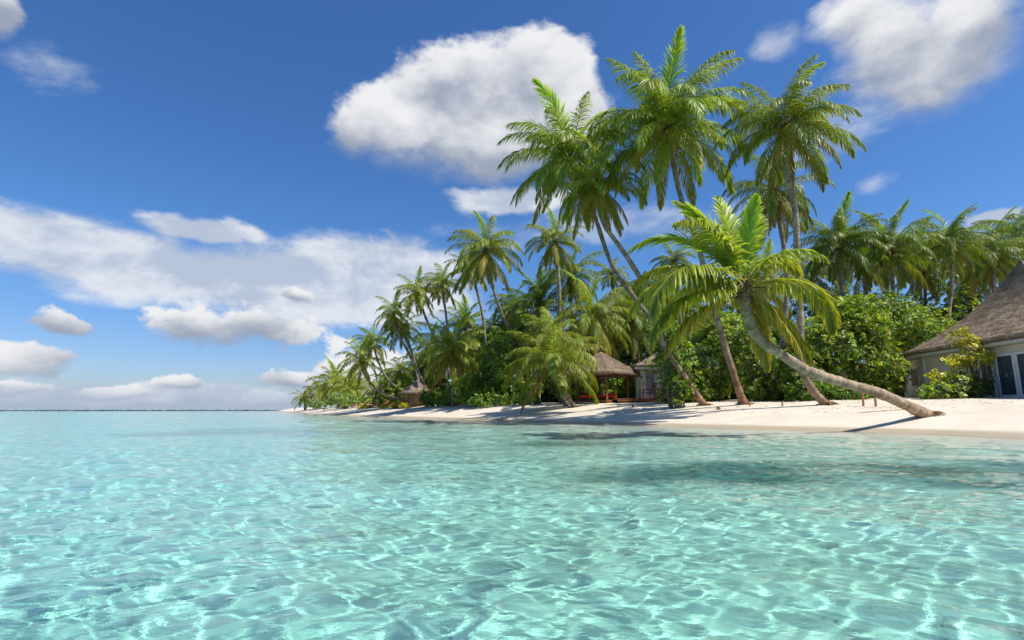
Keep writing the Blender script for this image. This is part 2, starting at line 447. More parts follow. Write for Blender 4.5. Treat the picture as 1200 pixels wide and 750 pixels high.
DWOOD = simple_mat('dark_timber', (.05, .022, .015), (.10, .045, .03), 14, .55, .3, .01, (1, 1, .2))
PWOOD = simple_mat('stake_timber', (.35, .17, .07), (.5, .27, .12), 14, .75, .4, .01, (1, 1, .2))
OWOOD = simple_mat('orange_timber', (.48, .16, .05), (.62, .25, .09), 10, .6)
RED = simple_mat('red_cloth', (.62, .035, .02), (.78, .07, .035), 4, .85)
WHITE = simple_mat('white_cloth', (.72, .71, .68), (.82, .81, .78), 4, .85)
RUST = simple_mat('rust_cloth', (.46, .08, .04), (.60, .13, .06), 4, .85)
YEL = simple_mat('yellow_cloth', (.70, .50, .05), (.80, .60, .10), 4, .85)
PLASTER = simple_mat('cream_plaster', (.62, .57, .45), (.70, .65, .53), 2.5, .9, .15, .01)
PLASTER_W = simple_mat('white_plaster', (.70, .66, .60), (.80, .76, .70), 2.5, .9, .15, .01)
PAINT = simple_mat('white_paint', (.72, .73, .74), (.80, .80, .80), 6, .5, .1, .003, spec=.5)
FASCIA = simple_mat('grey_fascia', (.48, .47, .43), (.60, .58, .53), 6, .7)
CURTAIN = simple_mat('blind_cloth', (.24, .17, .11), (.32, .23, .15), 6, .9)
BLUE_CURT = simple_mat('blue_curtain', (.25, .28, .42), (.33, .36, .50), 6, .9)
GLASS, t, out = new_mat('window_glass')
principled(t, out, Base_Color=rgb(.06, .08, .11), Roughness=0.04, Specular_IOR_Level=0.9, Metallic=0.0)
THATCH, t, out = new_mat('thatch')
ob = t.node('ShaderNodeTexCoord').outputs['Object']
v1 = t.vm('MULTIPLY', ob, (1, 1, 2.2))
na = t.noise(v1, 1.2, 5, 0.65); nb = t.noise(v1, 16.0, 6, 0.72, 0.5); nc = t.noise(t.vm('MULTIPLY', ob, (6, 6, 1.0)), 9.0, 4, 0.6)
c = t.mix(t.ss(na, 0.35, 0.65), rgb(.40, .29, .20), rgb(.64, .51, .38))
c = t.mix(t.ss(nb, 0.50, 0.60, 0, .85), c, rgb(.09, .065, .05))
c = t.mix(t.ss(nc, 0.56, 0.7, 0, .5), c, rgb(.46, .38, .29))
hN = t.m('MULTIPLY_ADD', nc, 0.6, nb)
principled(t, out, Base_Color=c, Roughness=0.95, Specular_IOR_Level=0.15, Normal=bump(t, hN, 1.0, 0.14))

# ================================================================ PALM FRONDS
def frond_arrays(L, e0, bend, state, N, seed, segs=4, roll=0.0, lw=0.052, sweep=0.0, dk=1.0):
    """a pinnate frond springing from the origin towards +X, gravity along -Z.
    state 0 young .. 1 mature .. 2 old and yellowing .. 3 dead"""
    r = np.random.RandomState(seed)
    n = 26
    s = np.linspace(0, 1, n)
    ang = np.radians(e0 - bend * s ** 1.35)
    yaw = np.radians(sweep * s ** 1.5)
    T = np.stack([np.cos(ang) * np.cos(yaw), np.cos(ang) * np.sin(yaw), np.sin(ang)], -1)
    ds = L / (n - 1)
    C = np.concatenate([[[0, 0, 0]], np.cumsum((T[1:] + T[:-1]) / 2 * ds, 0)])
    V = []; Fq = []; Cc = []; base = 0
    # rachis: four-sided tapering stalk
    rw = np.interp(s, [0, .08, .3, 1], [.075, .045, .028, .006]) * (L / 4.5)
    side = np.stack([-T[:, 1], T[:, 0], np.zeros(n)], -1); side /= np.linalg.norm(side, axis=1)[:, None] + 1e-9
    up = np.cross(T, side)
    ring = np.stack([C + side * rw[:, None], C + up * rw[:, None] * .6, C - side * rw[:, None], C - up * rw[:, None] * .6], 1)
    V.append(ring.reshape(-1, 3))
    i = np.arange(n - 1)[:, None] * 4; j = np.arange(4)[None]; j2 = (j + 1) % 4
    Fq.append(np.stack([i + j, i + j2, i + 4 + j2, i + 4 + j], -1).reshape(-1, 4))
    rc = {0: (.22, .27, .045), 1: (.26, .26, .05), 2: (.38, .25, .06), 3: (.30, .17, .08)}[state]
    Cc.append(np.tile(rc, (n * 4, 1))); base = n * 4
    # leaflets
    m = N * 2
    sl = np.repeat(np.linspace(0.10, 0.995, N), 2) + r.uniform(-.5, .5, m) * 0.6 / N
    sl = np.clip(sl, 0.06, 1.0)
    sg = np.tile([1.0, -1.0], N)
    idx = sl * (n - 1); i0 = np.clip(idx.astype(int), 0, n - 2); f = (idx - i0)[:, None]
    p0 = C[i0] * (1 - f) + C[i0 + 1] * f
    t0 = T[i0] * (1 - f) + T[i0 + 1] * f; t0 /= np.linalg.norm(t0, axis=1)[:, None]
    sd = side[i0]; u0 = np.cross(t0, sd)
    ll = np.interp(sl, [0.06, .2, .45, .7, .9, 1.0], [.35, .9, 1.0, .88, .55, .24]) * 1.10 * (L / 4.5) * r.uniform(.86, 1.08, m)
    beta = np.radians((np.interp(sl, [0, .3, 1], [74, 58, 22]) + r.normal(0, 5, m)) * (.62 if state == 0 else .95))
    vee = {0: 14, 1: 4, 2: -12, 3: -30}[state]
    va_ = np.radians(vee + r.normal(0, 9, m) + roll * sg)
    d = t0 * np.cos(beta)[:, None] + (sd * (sg * np.cos(va_))[:, None] + u0 * np.sin(va_)[:, None]) * np.sin(beta)[:, None]
    droop = {0: .9, 1: 1.9, 2: 2.4, 3: 2.8}[state] * dk * r.uniform(.6, 1.4, m)
    # some leaflets are snapped or lag behind: gives the ragged comb
    droop = np.where(r.rand(m) < .10, droop * 2.0, droop)
    wdir = t0 - d * np.sum(t0 * d, 1)[:, None]
    wdir /= np.linalg.norm(wdir, axis=1)[:, None] + 1e-9
    nrm_ = np.cross(d, wdir)
    tw = r.normal(0, .45, m)
    wdir = wdir * np.cos(tw)[:, None] + nrm_ * np.sin(tw)[:, None]
    K = segs + 1
    pts = np.zeros((m, K, 3)); cur = p0.copy(); dd = d.copy()
    g = np.array([0, 0, -1.0])
    for k in range(K):
        pts[:, k] = cur
        if k < segs:
            dd = dd + g * (droop * .42 / segs * (1 + k * .8))[:, None]
            dd /= np.linalg.norm(dd, axis=1)[:, None]
            cur = cur + dd * (ll / segs)[:, None]
    wk = np.interp(np.linspace(0, 1, K), [0, .15, .5, .85, 1], [.5, 1, 1, .55, .08])
    w = (lw * (L / 4.5)) * wk[None, :, None] * r.uniform(.8, 1.2, m)[:, None, None]
    A_ = pts + wdir[:, None] * w * .5; B_ = pts - wdir[:, None] * w * .5
    VV = np.stack([A_, B_], 2).reshape(m, K * 2, 3)
    V.append(VV.reshape(-1, 3))
    o = base + (np.arange(m) * K * 2)[:, None]; q = (np.arange(segs) * 2)[None]
    Fq.append(np.stack([o + q, o + q + 1, o + q + 3, o + q + 2], -1).reshape(-1, 4))
    cbase = {0: np.array([.20, .27, .026]), 1: np.array([.150, .190, .023]), 2: np.array([.175, .19, .022]), 3: np.array([.30, .18, .07])}[state]
    tipc = {0: np.array([.30, .33, .035]), 1: np.array([.28, .27, .03]), 2: np.array([.33, .22, .04]), 3: np.array([.36, .22, .09])}[state]
    fr_ = np.linspace(0, 1, K)[None, :, None] ** 2 * (.35 + .65 * r.rand(m))[:, None, None]
    cl = (cbase * (1 - fr_) + tipc * fr_) * r.uniform(.75, 1.25, m)[:, None, None]
    if state == 2:
        ye = (r.rand(m) < .11)[:, None, None]
        cl = np.where(ye, np.array([.40, .24, .04]) * r.uniform(.7, 1.1, m)[:, None, None], cl)
    Cc.append(np.repeat(cl[:, :, None, :], 2, 2).reshape(-1, 3))
    return np.concatenate(V), np.concatenate(Fq), np.concatenate(Cc)

CLASSES = [(82, 42, 0), (69, 78, 1), (52, 98, 1), (34, 106, 1), (14, 94, 1), (-8, 70, 1), (-34, 46, 2), (-58, 22, 2), (-70, 12, 3)]
_fcache = {}
def frond_mesh(cls, var, hi):
    key = (cls, var, hi)
    if key not in _fcache:
        e0, bd, st = CLASSES[cls]
        rr = random.Random(cls * 31 + var)
        N, sg_, lw = ((94, 4, .043), (54, 3, .075))[0 if hi else 1]
        V, Fq_, C_ = frond_arrays(4.5, e0 + rr.uniform(-5, 5), bd + rr.uniform(-12, 14), st, N, cls * 100 + var, sg_, rr.uniform(-14, 14), lw, rr.uniform(-22, 22))
        _fcache[key] = np_mesh('frond', V, Fq_, FROND, col=C_)
    return _fcache[key]

def tube(path, rad, sides=12, jitter=0.0, seed=0, cap=True):
    path = np.asarray(path, float); n = len(path)
    T = np.gradient(path, axis=0); T /= np.linalg.norm(T, axis=1)[:, None] + 1e-12
    ref = np.array([0.0, 1.0, 0.0]) if abs(T[0][1]) < .9 else np.array([1.0, 0, 0])
    V = []
    r = np.random.RandomState(seed)
    a = np.linspace(0, 2 * np.pi, sides, endpoint=False)
    u = np.cross(T[0], ref); u /= np.linalg.norm(u)
    for k in range(n):
        u = u - T[k] * np.dot(u, T[k]); u /= np.linalg.norm(u)
        v = np.cross(T[k], u)
        rr = rad[k] * (1 + jitter * r.uniform(-1, 1, sides))
        V.append(path[k] + (np.cos(a)[:, None] * u + np.sin(a)[:, None] * v) * rr[:, None])
    V = np.concatenate(V)
    i = np.arange(n - 1)[:, None] * sides; j = np.arange(sides)[None]; j2 = (j + 1) % sides
    Fq_ = np.stack([i + j, i + j2, i + sides + j2, i + sides + j], -1).reshape(-1, 4)
    if cap:
        b = len(V); V = np.concatenate([V, path[:1], path[-1:]])
        j = np.arange(sides); j2 = (j + 1) % sides
        c1 = np.stack([j2, j, np.full(sides, b), np.full(sides, b)], -1)
        c2 = np.stack([j + (n - 1) * sides, j2 + (n - 1) * sides, np.full(sides, b + 1), np.full(sides, b + 1)], -1)
    return V, Fq_

def catmull(pts, step):
    pts = [np.array(p, float) for p in pts]
    P_ = [2 * pts[0] - pts[1]] + pts + [2 * pts[-1] - pts[-2]]
    o = []
    for i in range(1, len(P_) - 2):
        p0, p1, p2, p3 = P_[i - 1:i + 3]
        n = max(2, int(np.linalg.norm(p2 - p1) / step))
        for k in range(n):
            t_ = k / n
            o.append(.5 * ((2 * p1) + (-p0 + p2) * t_ + (2 * p0 - 5 * p1 + 4 * p2 - p3) * t_ ** 2 + (-p0 + 3 * p1 - 3 * p2 + p3) * t_ ** 3))
    o.append(pts[-1]); return np.array(o)

_heart = {}
def heart_mesh(var):
    if var in _heart: return _heart[var]
    r = np.random.RandomState(70 + var)
    bm = bmesh.new(); bmesh.ops.create_icosphere(bm, subdivisions=3, radius=1)
    for v in bm.verts:
        q = v.co
        k = 1 + .18 * math.sin(q.x * 9 + q.z * 7 + var) + .14 * math.sin(q.y * 13 + q.z * 5)
        v.co = Vector((q.x * .24 * k, q.y * .24 * k, q.z * .42 + .05))
    V = [np.array([v.co[:] for v in bm.verts])]; F3 = [[l.index for l in f.verts] for f in bm.faces]
    bm.free()
    # stubs of old leaf bases and hanging fibre
    Vx = list(V[0]); F_ = [tuple(f) for f in F3]
    for k in range(34):
        a = k * 2.4; e = r.uniform(-.5, .7); z0 = r.uniform(-.35, .25); ln = r.uniform(.25, .6)
        d = np.array([math.cos(a) * math.cos(e), math.sin(a) * math.cos(e), math.sin(e)])
        s_ = np.array([-math.sin(a), math.cos(a), 0]) * .045
        p = np.array([math.cos(a) * .12, math.sin(a) * .12, z0]); q = p + d * ln
        b = len(Vx); u_ = np.array([0, 0, .03])
        Vx += [p - s_, p + s_, p + u_, q - s_ * .5, q + s_ * .5, q + u_ * .4]
        F_ += [(b, b + 1, b + 4, b + 3), (b + 1, b + 2, b + 5, b + 4), (b + 2, b, b + 3, b + 5), (b + 3, b + 4, b + 5)]
    me = bpy.data.meshes.new('crown'); me.from_pydata([tuple(p) for p in Vx], [], F_); me.materials.append(FIBRE)
    _heart[var] = me
    return me
def ellip_mesh(name, rx, ry, rz, mat, sub=2, wob=.04):
    bm = bmesh.new(); bmesh.ops.create_icosphere(bm, subdivisions=sub, radius=1)
    for v in bm.verts:
        q = v.co; k = 1 + wob * math.sin(q.x * 5 + q.y * 3 + q.z * 4)
        v.co = Vector((q.x * rx * k, q.y * ry * k, q.z * rz * k))
    for f in bm.faces: f.smooth = True
    me = bpy.data.meshes.new(name); bm.to_mesh(me); bm.free(); me.materials.append(mat); return me
NUT_ME = ellip_mesh('coconut', .13, .12, .16, NUT)
_st = np.random.RandomState(3); SV = []; SF = []
for k in range(26):
    a = _st.uniform(-.7, .7); ln = _st.uniform(.5, .95); e = _st.uniform(.0, .6)
    path = [(0, 0, 0)]; d = np.array([math.cos(a) * math.cos(e), math.sin(a) * math.cos(e), math.sin(e)]); c_ = np.zeros(3)
    for q in range(6):
        c_ = c_ + d * ln / 6; d = d + np.array([0, 0, -.35]); d /= np.linalg.norm(d); path.append(tuple(c_))
    V_, F_ = tube(path, np.linspace(.02, .012, 7), 3, cap=False)
    off = sum(len(v) for v in SV); SV.append(V_); SF.append(F_ + off)
STALK_ME = np_mesh('flower_stalk', np.concatenate(SV), np.concatenate(SF), DEADLEAF)

def trunk_mesh(path, r_base, r_top, seed, hi=True, base_tint=(1, 1, 1), tint=(1, 1, 1)):
    p = catmull(path, .085 if hi else .16)
    n = len(p); seg = np.linalg.norm(np.diff(p, axis=0), axis=1); L = np.concatenate([[0], np.cumsum(seg)]); tot = L[-1]
    s = L / tot
    rad = r_top + (r_base - r_top) * np.exp(-L / 1.1) * 1.0 + (r_base - r_top) * .35 * (1 - s)
    rr = random.Random(seed); saw = []; ph = 0
    for k in range(n):
        if k % (2 if hi else 2) == 0: ph = rr.uniform(.03, .085)
        else: ph = -.01
        saw.append(1 + ph)
    rad = rad * np.array(saw) * (1 + .05 * np.sin(L * 1.7 + seed) + .03 * np.sin(L * 5.1))
    sides = 14 if hi else 8
    V, Fq_ = tube(p, rad, sides, .03, seed, cap=False)
    fr_ = np.clip(1 - L / max(2.2, tot * .3), 0, 1)[:, None]
    ring_t = np.random.RandomState(seed).uniform(.66, 1.18, (n, 1))
    col = (np.array(tint) * (1 - fr_) + np.array(base_tint) * fr_) * ring_t
    col = np.repeat(col, sides, 0)
    return V, Fq_, col

def palm(label, path_px, Lpx, counts, seed, hi=True, r=(.24, .125), base_tint=(1.0, .85, .75), tint=(1, 1, 1), nuts=0, stalks=0, custom=None,
         group='coconut palms', tone=(1, 1, 1), yaw0=None):
    """path_px: (px, py, depth) from the base up to the crown, seen in the photograph"""
    y0 = None
    if path_px[0][1] >= 473.5:
        for e_ in (0, .5, 1, 1.5, 2, 2.5, 3, 3.5, 4):
            y0 = hit(path_px[0][0], path_px[0][1] + e_)
            if y0: break
    ks = y0 / path_px[0][2] if y0 else 1.24
    path_px = [(a_, b_, c_ * ks) for a_, b_, c_ in path_px]
    pts = [np.array(P(*q)) for q in path_px]
    b = pts[0].copy(); gzv = gz(b[0], b[1])
    if abs(b[2] - gzv) > .02:
        if b[2] > gzv + .25:   # carry the trunk on down to the ground
            d = pts[0] - pts[1]; d = d / np.linalg.norm(d)
            k = (b[2] - gzv) / max(.35, -d[2]); nb_ = b + d * k; nb_[2] = gz(nb_[0], nb_[1]) - .05
            pts = [nb_] + pts
        else:
            pts[0][2] = gzv - .06
    else: pts[0][2] -= .08
    dn_ = pts[0] - pts[1]; dn_ = dn_ / np.linalg.norm(dn_)
    pts = [pts[0] + np.array([dn_[0] * .45, dn_[1] * .45, -.30])] + pts
    base = pts[0].copy()
    root = empty('palm_tree', base, label, 'palm tree', group)
    path = [p_ - base for p_ in pts]
    V, Fq_, col = trunk_mesh(path, r[0], r[1], seed, hi, base_tint, tint)
    tr_ = link(bpy.data.objects.new('trunk', np_mesh('trunk', V, Fq_, BARK, col=col, smooth=True)), root)
    top = path[-1]; depth = path_px[-1][2]
    L = Lpx * depth / F_PX
    rr = random.Random(seed)
    ax = path[-1] - path[-2]; ax = ax / np.linalg.norm(ax)
    if hi and path_px[0][1] >= 473.5:      # matted rootlets round the foot
        RV = []; RF = []; ro = 0; rq = random.Random(seed + 500)
        for q_ in range(46):
            a_ = rq.uniform(0, 6.28); R0 = r[0] * .85; ln_ = rq.uniform(.12, .42)
            g0 = Vector((path[1][0] + math.cos(a_) * R0, path[1][1] + math.sin(a_) * R0, path[1][2] + rq.uniform(.02, .22)))
            ex = Vector((g0.x + math.cos(a_) * ln_, g0.y + math.sin(a_) * ln_, 0)); ex.z = gz(ex.x + base[0], ex.y + base[1]) - base[2] - .02
            md = (g0 + ex) / 2 + Vector((0, 0, .05))
            v_, f_ = tube(np.array([g0, md, ex]), [.022, .018, .008], 5, cap=False); RV.append(v_); RF.append(f_ + ro); ro += len(v_)
        link(bpy.data.objects.new('root', np_mesh('root', np.concatenate(RV), np.concatenate(RF), FIBRE)), root)
    cr = link(bpy.data.objects.new('crown', heart_mesh(seed % 3)), root)
    cr.location = top
    sc_ = min(1.15, L / 4.5); cr.scale = (1, 1, 1)
    def put(me, yaw, s_, roll=0, tilt=0, z=0.0):
        o = link(bpy.data.objects.new('frond', me), cr)
        o.rotation_euler = Euler((roll, tilt, yaw), 'XYZ'); o.scale = (s_, s_, s_)
        o.location = (math.cos(yaw) * .1, math.sin(yaw) * .1, z); o.color = (*tone, 1)  # low tones paint the shade of backlit crowns into the frond colour
        return o
    if custom:
        for k, (az_, e0, bd, st, ls, sw) in enumerate(custom):
            V, F_, C_ = frond_arrays(L * ls, e0, bd, st, 110, seed * 50 + k, 6, rr.uniform(-10, 10), .062 * 4.5 / (L * ls) * min(1, L * ls / 3.6), sw, .62)
            put(np_mesh('frond', V, F_, FROND, col=C_), math.radians(az_), 1.0, z=.25 if e0 > 50 else .0)
    else:
        yaw = rr.uniform(0, 6.28) if yaw0 is None else yaw0
        for cls, c in enumerate(counts):
            for k in range(c):
                yaw += 2.39996 + rr.uniform(-.22, .22)
                put(frond_mesh(cls, rr.randrange(3), hi), yaw, L / 4.5 * rr.uniform(.88, 1.08) * (0.8 if cls >= 7 else 1),
                    rr.uniform(-.08, .08), rr.uniform(-.08, .08) + 0.12 * (math.cos(yaw) * -ax[0] * 0), z=.28 - cls * .06)
    for k in range(nuts):
        a = rr.uniform(0, 6.28); q = rr.uniform(.2, .36)
        o = link(bpy.data.objects.new('coconut', NUT_ME), cr)
        o.location = (math.cos(a) * q, math.sin(a) * q, rr.uniform(-.5, -.12)); o.rotation_euler = (rr.uniform(-.5, .5), rr.uniform(-.5, .5), a)
    for k in range(stalks):
        o = link(bpy.data.objects.new('flower_stalk', STALK_ME), cr)
        o.location = (0, 0, -.02); o.rotation_euler = (0, rr.uniform(-.1, .3), rr.uniform(0, 6.28)); o.scale = (1.1,) * 3
    return root

FULL = [1, 3, 5, 6, 6, 6, 5, 3, 1]
MED = [1, 3, 4, 5, 5, 5, 4, 2, 0]
SML = [1, 3, 3, 4, 4, 4, 2, 1, 0]
UP = [4, 5, 5, 5, 3, 2, 0, 0, 0]

# the leaning hero palm
HERO = [  # azimuth (0 right, 90 away, 270 towards the viewer), rise, bend, state, length, sweep
    (4, 30, 130, 1, .88, 8), (186, 26, 98, 1, 1.02, -6), (208, 30, 108, 1, 1.12, 12), (200, 4, 72, 1, .92, -6),
    (172, 60, 92, 0, .92, 0), (150, 48, 85, 1, .88, 0), (100, 82, 20, 0, .80, 0), (40, 74, 36, 0, .75, 8), (280, 84, 34, 0, .62, -8),
    (190, 72, 50, 0, .78, 4), (215, 60, 85, 1, .86, 0), (330, 58, 110, 1, .62, 0),
    (30, 54, 95, 1, .80, 0), (70, 40, 85, 1, .9, 0), (120, 30, 90, 1, .9, 0), (14, -22, 52, 2, .74, 6),
    (50, -32, 44, 2, .70, 0), (160, -14, 58, 2, .74, 0), (-12, -40, 36, 2, .58, 0)]
palm('palm leaning far out over the sand on a thick trunk bent almost level',
     [(1088, 486, 19.2), (1058, 473, 18.4), (1028, 460, 17.7), (1000, 452, 17.1), (970, 443, 16.5), (943, 433, 16.0), (927, 423, 15.7), (912, 413, 15.4),
      (895, 402, 15.1), (883, 388, 14.9), (876, 368, 14.7), (872, 342, 14.5)],
     165, None, 1, True, (.27, .15), (1.2, .95, .75), (1.4, 1.28, 1.12), nuts=0, stalks=3, custom=HERO, tone=(1.15, 1.12, 1))
palm('tallest palm, wide full crown on a slim orange brown trunk behind the leaning palm',
     [(872, 474, 24.5), (857, 430, 24.2), (838, 366, 24.0), (817, 284, 23.6), (797, 228, 23.3), (781, 150, 23.0)],
     118, [2, 5, 7, 8, 7, 6, 4, 2, 0], 2, True, (.25, .13), (1.25, .72, .5), (1.1, 1.0, .85), nuts=6, stalks=1, tone=(1.0, 1.08, 1))
palm('tall palm with its crown against the big white cloud on a curved dark grey trunk',
     [(808, 470, 30), (782, 400, 29), (748, 355, 28.2), (718, 312, 27.5), (700, 262, 27), (690, 232, 26.7), (668, 190, 26.5)],
     98, [2, 4, 6, 7, 7, 6, 4, 1, 0], 3, True, (.24, .13), (1, .9, .8), (.9, .9, .95), nuts=5, tone=(1.0, 1.06, 1))
palm('palm crown with orange flower stalks tucked under the tallest crown, on a pale slanting trunk',
     [(826, 475, 26), (803, 443, 25.8), (775, 398, 25.5), (763, 350, 25.2), (738, 306, 25), (706, 258, 24.8), (700, 218, 24.6)],
     70, [1, 2, 3, 4, 5, 6, 6, 4, 1], 4, True, (.23, .13), (1.2, .75, .55), (1.1, 1.02, .9), nuts=6, stalks=3)
palm('tall straight palm right of centre, its dark crown standing alone against blue sky',
     [(970, 474, 27), (952, 457, 27), (940, 430, 27), (938, 372, 27), (934, 300, 26.8), (932, 250, 26.6), (922, 200, 26.4), (922, 150, 26.2)],
     92, [1, 4, 6, 7, 7, 6, 4, 2, 1], 5, True, (.21, .14), (1.2, .9, .7), (1.2, 1.15, 1.05), nuts=10, stalks=1, tone=(.80, .84, .85))
palm('shorter palm whose crown hides behind the lone tall crown, with hanging brown fibre',
     [(914, 470, 27), (915, 430, 27), (922, 350, 27), (920, 300, 27), (908, 225, 26.8)],
     70, [1, 2, 3, 4, 5, 5, 5, 4, 2], 6, True, (.23, .14), nuts=6, stalks=2, tone=(.75, .8, .8))
palm('palm with a round spreading crown and curved trunk above the middle of the shore',
     [(612, 420, 46), (603, 395, 45), (588, 368, 44.5), (576, 330, 44), (569, 294, 43.6)],
     54, FULL, 7, True, (.27, .15), tint=(1.1, 1.05, 1), nuts=6)
palm('slim palm left of the two curved trunks, with long drooping fronds over a white stem',
     [(657, 430, 40), (656, 385, 40), (655, 330, 39.6), (650, 284, 39.4)], 46, [2, 3, 3, 4, 5, 5, 4, 3, 1], 8, True, (.24, .14), tint=(1.3, 1.28, 1.2), nuts=6)
palm('second small palm peeping out just below the round spreading crown',
     [(572, 440, 52), (567, 380, 52), (560, 345, 51.6), (552, 318, 51.4)], 36, MED, 9, False, (.24, .14), nuts=3, tone=(.75, .84, .85))
palm('thin palm with its crown touching the left edge of the round crown',
     [(530, 430, 54), (524, 380, 54), (518, 333, 53.6)], 32, MED, 10, False, (.24, .14))
palm('slanting palm on the left skyline with a star shaped crown above a hanging frond',
     [(522, 425, 54), (512, 402, 54), (500, 375, 53.6), (489, 344, 53.4)], 34, MED, 11, False, (.24, .14))
palm('shaggy palm on the left skyline whose fronds hang down over its trunk',
     [(492, 440, 56), (478, 412, 56), (466, 388, 55.6), (461, 368, 55.4)], 31, [1, 2, 3, 4, 4, 5, 4, 3, 1], 12, False, (.24, .14))
palm('shaggy palm just inland of the left skyline, with a dense low crown',
     [(490, 445, 58), (486, 425, 58), (478, 400, 57.6), (471, 386, 57.4)], 30, MED, 13, False, (.24, .14), tone=(.75, .84, .85))
palm('palm curving out over the far beach on a thin bowed trunk',
     [(479, 471, 54), (455, 463, 54.5), (437, 452, 55), (426, 437, 55), (423, 424, 55)], 33, [2, 3, 4, 4, 4, 4, 4, 2, 0], 14, False, (.22, .13), tint=(.9, .8, .7), nuts=4)
palm('dark palm standing upright behind the bowed palm at the far beach',
     [(478, 462, 62), (458, 448, 62), (446, 430, 61.8), (436, 402, 61.5)], 30, MED, 15, False, (.22, .13), tone=(.75, .84, .85))
palm('broad low palm near the end of the point with upright fronds',
     [(396, 477, 68), (395, 465, 68), (392, 452, 68)], 36, [3, 4, 5, 5, 4, 4, 2, 0, 0], 16, False, (.22, .14))
palm('low palm with yellow green fronds beside the broad one on the point',
     [(412, 477, 66), (412, 470, 66), (410, 458, 66)], 28, [2, 3, 4, 4, 4, 3, 1, 0, 0], 17, False, (.22, .14))
palm('small palm next to the last one at the tip of the point',
     [(374, 477, 74), (374, 468, 74), (373, 460, 74)], 24, SML, 18, False, (.2, .13))
palm('last tiny palm at the very tip of the point',
     [(357, 477, 80), (357, 472, 80), (356, 467, 80)], 17, SML, 19, False, (.2, .13))
palm('small palm under the bowed trunk at the far beach', [(444, 477, 60), (443, 468, 60), (441, 461, 60)], 20, SML, 20, False, (.2, .13))
palm('big low palm with a skirt of hanging yellow fronds left of dense green bushes',
     [(531, 476, 46), (531, 445, 46), (530, 412, 46)], 54, [2, 4, 5, 6, 5, 6, 6, 4, 1], 21, True, (.24, .15), nuts=8, stalks=3)
palm('low palm leaning left in front of the thatched pavilion, with arching fronds',
     [(674, 477, 31), (664, 464, 31), (655, 448, 30.8), (650, 430, 30.6)], 74, [1, 3, 5, 6, 5, 4, 1, 0, 0], 22, True, (.20, .14), tint=(1.1, 1, .9), nuts=2, stalks=2)
palm('low palm growing close behind the arching one, with a thicker brown stem',
     [(664, 473, 34), (658, 455, 34), (650, 420, 34), (646, 398, 34)], 50, SML, 23, True, (.26, .16))
palm('mid height palm with a spray of orange fronds above the thatched pavilion',
     [(700, 440, 38), (697, 410, 38), (692, 372, 38)], 62, [2, 3, 4, 5, 6, 6, 5, 3, 0], 24, True, (.24, .15), stalks=3)
palm('dark palm with upright plumes between the slim white stem and the round crown',
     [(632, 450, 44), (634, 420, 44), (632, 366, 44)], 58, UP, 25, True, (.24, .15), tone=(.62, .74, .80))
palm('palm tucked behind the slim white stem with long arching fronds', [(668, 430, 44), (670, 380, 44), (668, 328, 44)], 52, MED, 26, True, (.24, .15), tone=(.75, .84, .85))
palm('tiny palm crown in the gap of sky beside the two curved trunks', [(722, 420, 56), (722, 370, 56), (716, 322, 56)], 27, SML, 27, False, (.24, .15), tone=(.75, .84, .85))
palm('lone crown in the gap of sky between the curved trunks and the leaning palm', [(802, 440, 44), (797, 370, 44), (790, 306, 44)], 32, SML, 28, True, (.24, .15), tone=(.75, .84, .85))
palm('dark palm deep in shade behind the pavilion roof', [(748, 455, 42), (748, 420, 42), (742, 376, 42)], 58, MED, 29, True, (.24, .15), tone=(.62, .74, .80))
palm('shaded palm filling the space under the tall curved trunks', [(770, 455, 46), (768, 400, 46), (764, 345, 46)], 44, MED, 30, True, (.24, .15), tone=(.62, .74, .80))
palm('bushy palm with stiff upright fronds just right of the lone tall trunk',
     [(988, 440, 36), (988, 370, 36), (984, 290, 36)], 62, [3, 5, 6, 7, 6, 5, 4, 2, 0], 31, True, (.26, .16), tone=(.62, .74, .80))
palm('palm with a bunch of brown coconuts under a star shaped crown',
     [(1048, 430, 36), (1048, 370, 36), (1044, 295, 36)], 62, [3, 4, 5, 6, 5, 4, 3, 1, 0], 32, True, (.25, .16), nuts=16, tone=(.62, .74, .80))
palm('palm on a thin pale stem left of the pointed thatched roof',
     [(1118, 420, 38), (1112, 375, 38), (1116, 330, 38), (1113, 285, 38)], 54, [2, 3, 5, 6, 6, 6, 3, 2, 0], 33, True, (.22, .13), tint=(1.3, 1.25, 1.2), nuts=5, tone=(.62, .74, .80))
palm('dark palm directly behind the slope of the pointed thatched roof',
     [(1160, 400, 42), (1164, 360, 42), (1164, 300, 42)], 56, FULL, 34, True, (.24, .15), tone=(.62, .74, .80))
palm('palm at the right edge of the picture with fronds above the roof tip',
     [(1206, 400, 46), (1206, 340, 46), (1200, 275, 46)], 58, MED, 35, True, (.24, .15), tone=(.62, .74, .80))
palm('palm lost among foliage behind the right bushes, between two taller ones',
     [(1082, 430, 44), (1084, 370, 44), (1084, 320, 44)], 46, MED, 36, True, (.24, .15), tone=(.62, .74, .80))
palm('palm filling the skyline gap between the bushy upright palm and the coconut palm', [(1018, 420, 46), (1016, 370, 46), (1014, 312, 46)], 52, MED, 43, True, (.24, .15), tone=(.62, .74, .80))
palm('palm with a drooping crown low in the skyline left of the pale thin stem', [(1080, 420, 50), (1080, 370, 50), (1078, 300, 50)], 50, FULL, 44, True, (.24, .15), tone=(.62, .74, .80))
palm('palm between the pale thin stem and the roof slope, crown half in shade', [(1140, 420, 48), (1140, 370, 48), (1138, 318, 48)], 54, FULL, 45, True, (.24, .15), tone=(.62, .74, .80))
palm('palm directly behind the tip of the pointed roof', [(1190, 400, 50), (1190, 360, 50), (1186, 322, 50)], 52, FULL, 46, True, (.24, .15), tone=(.62, .74, .80))
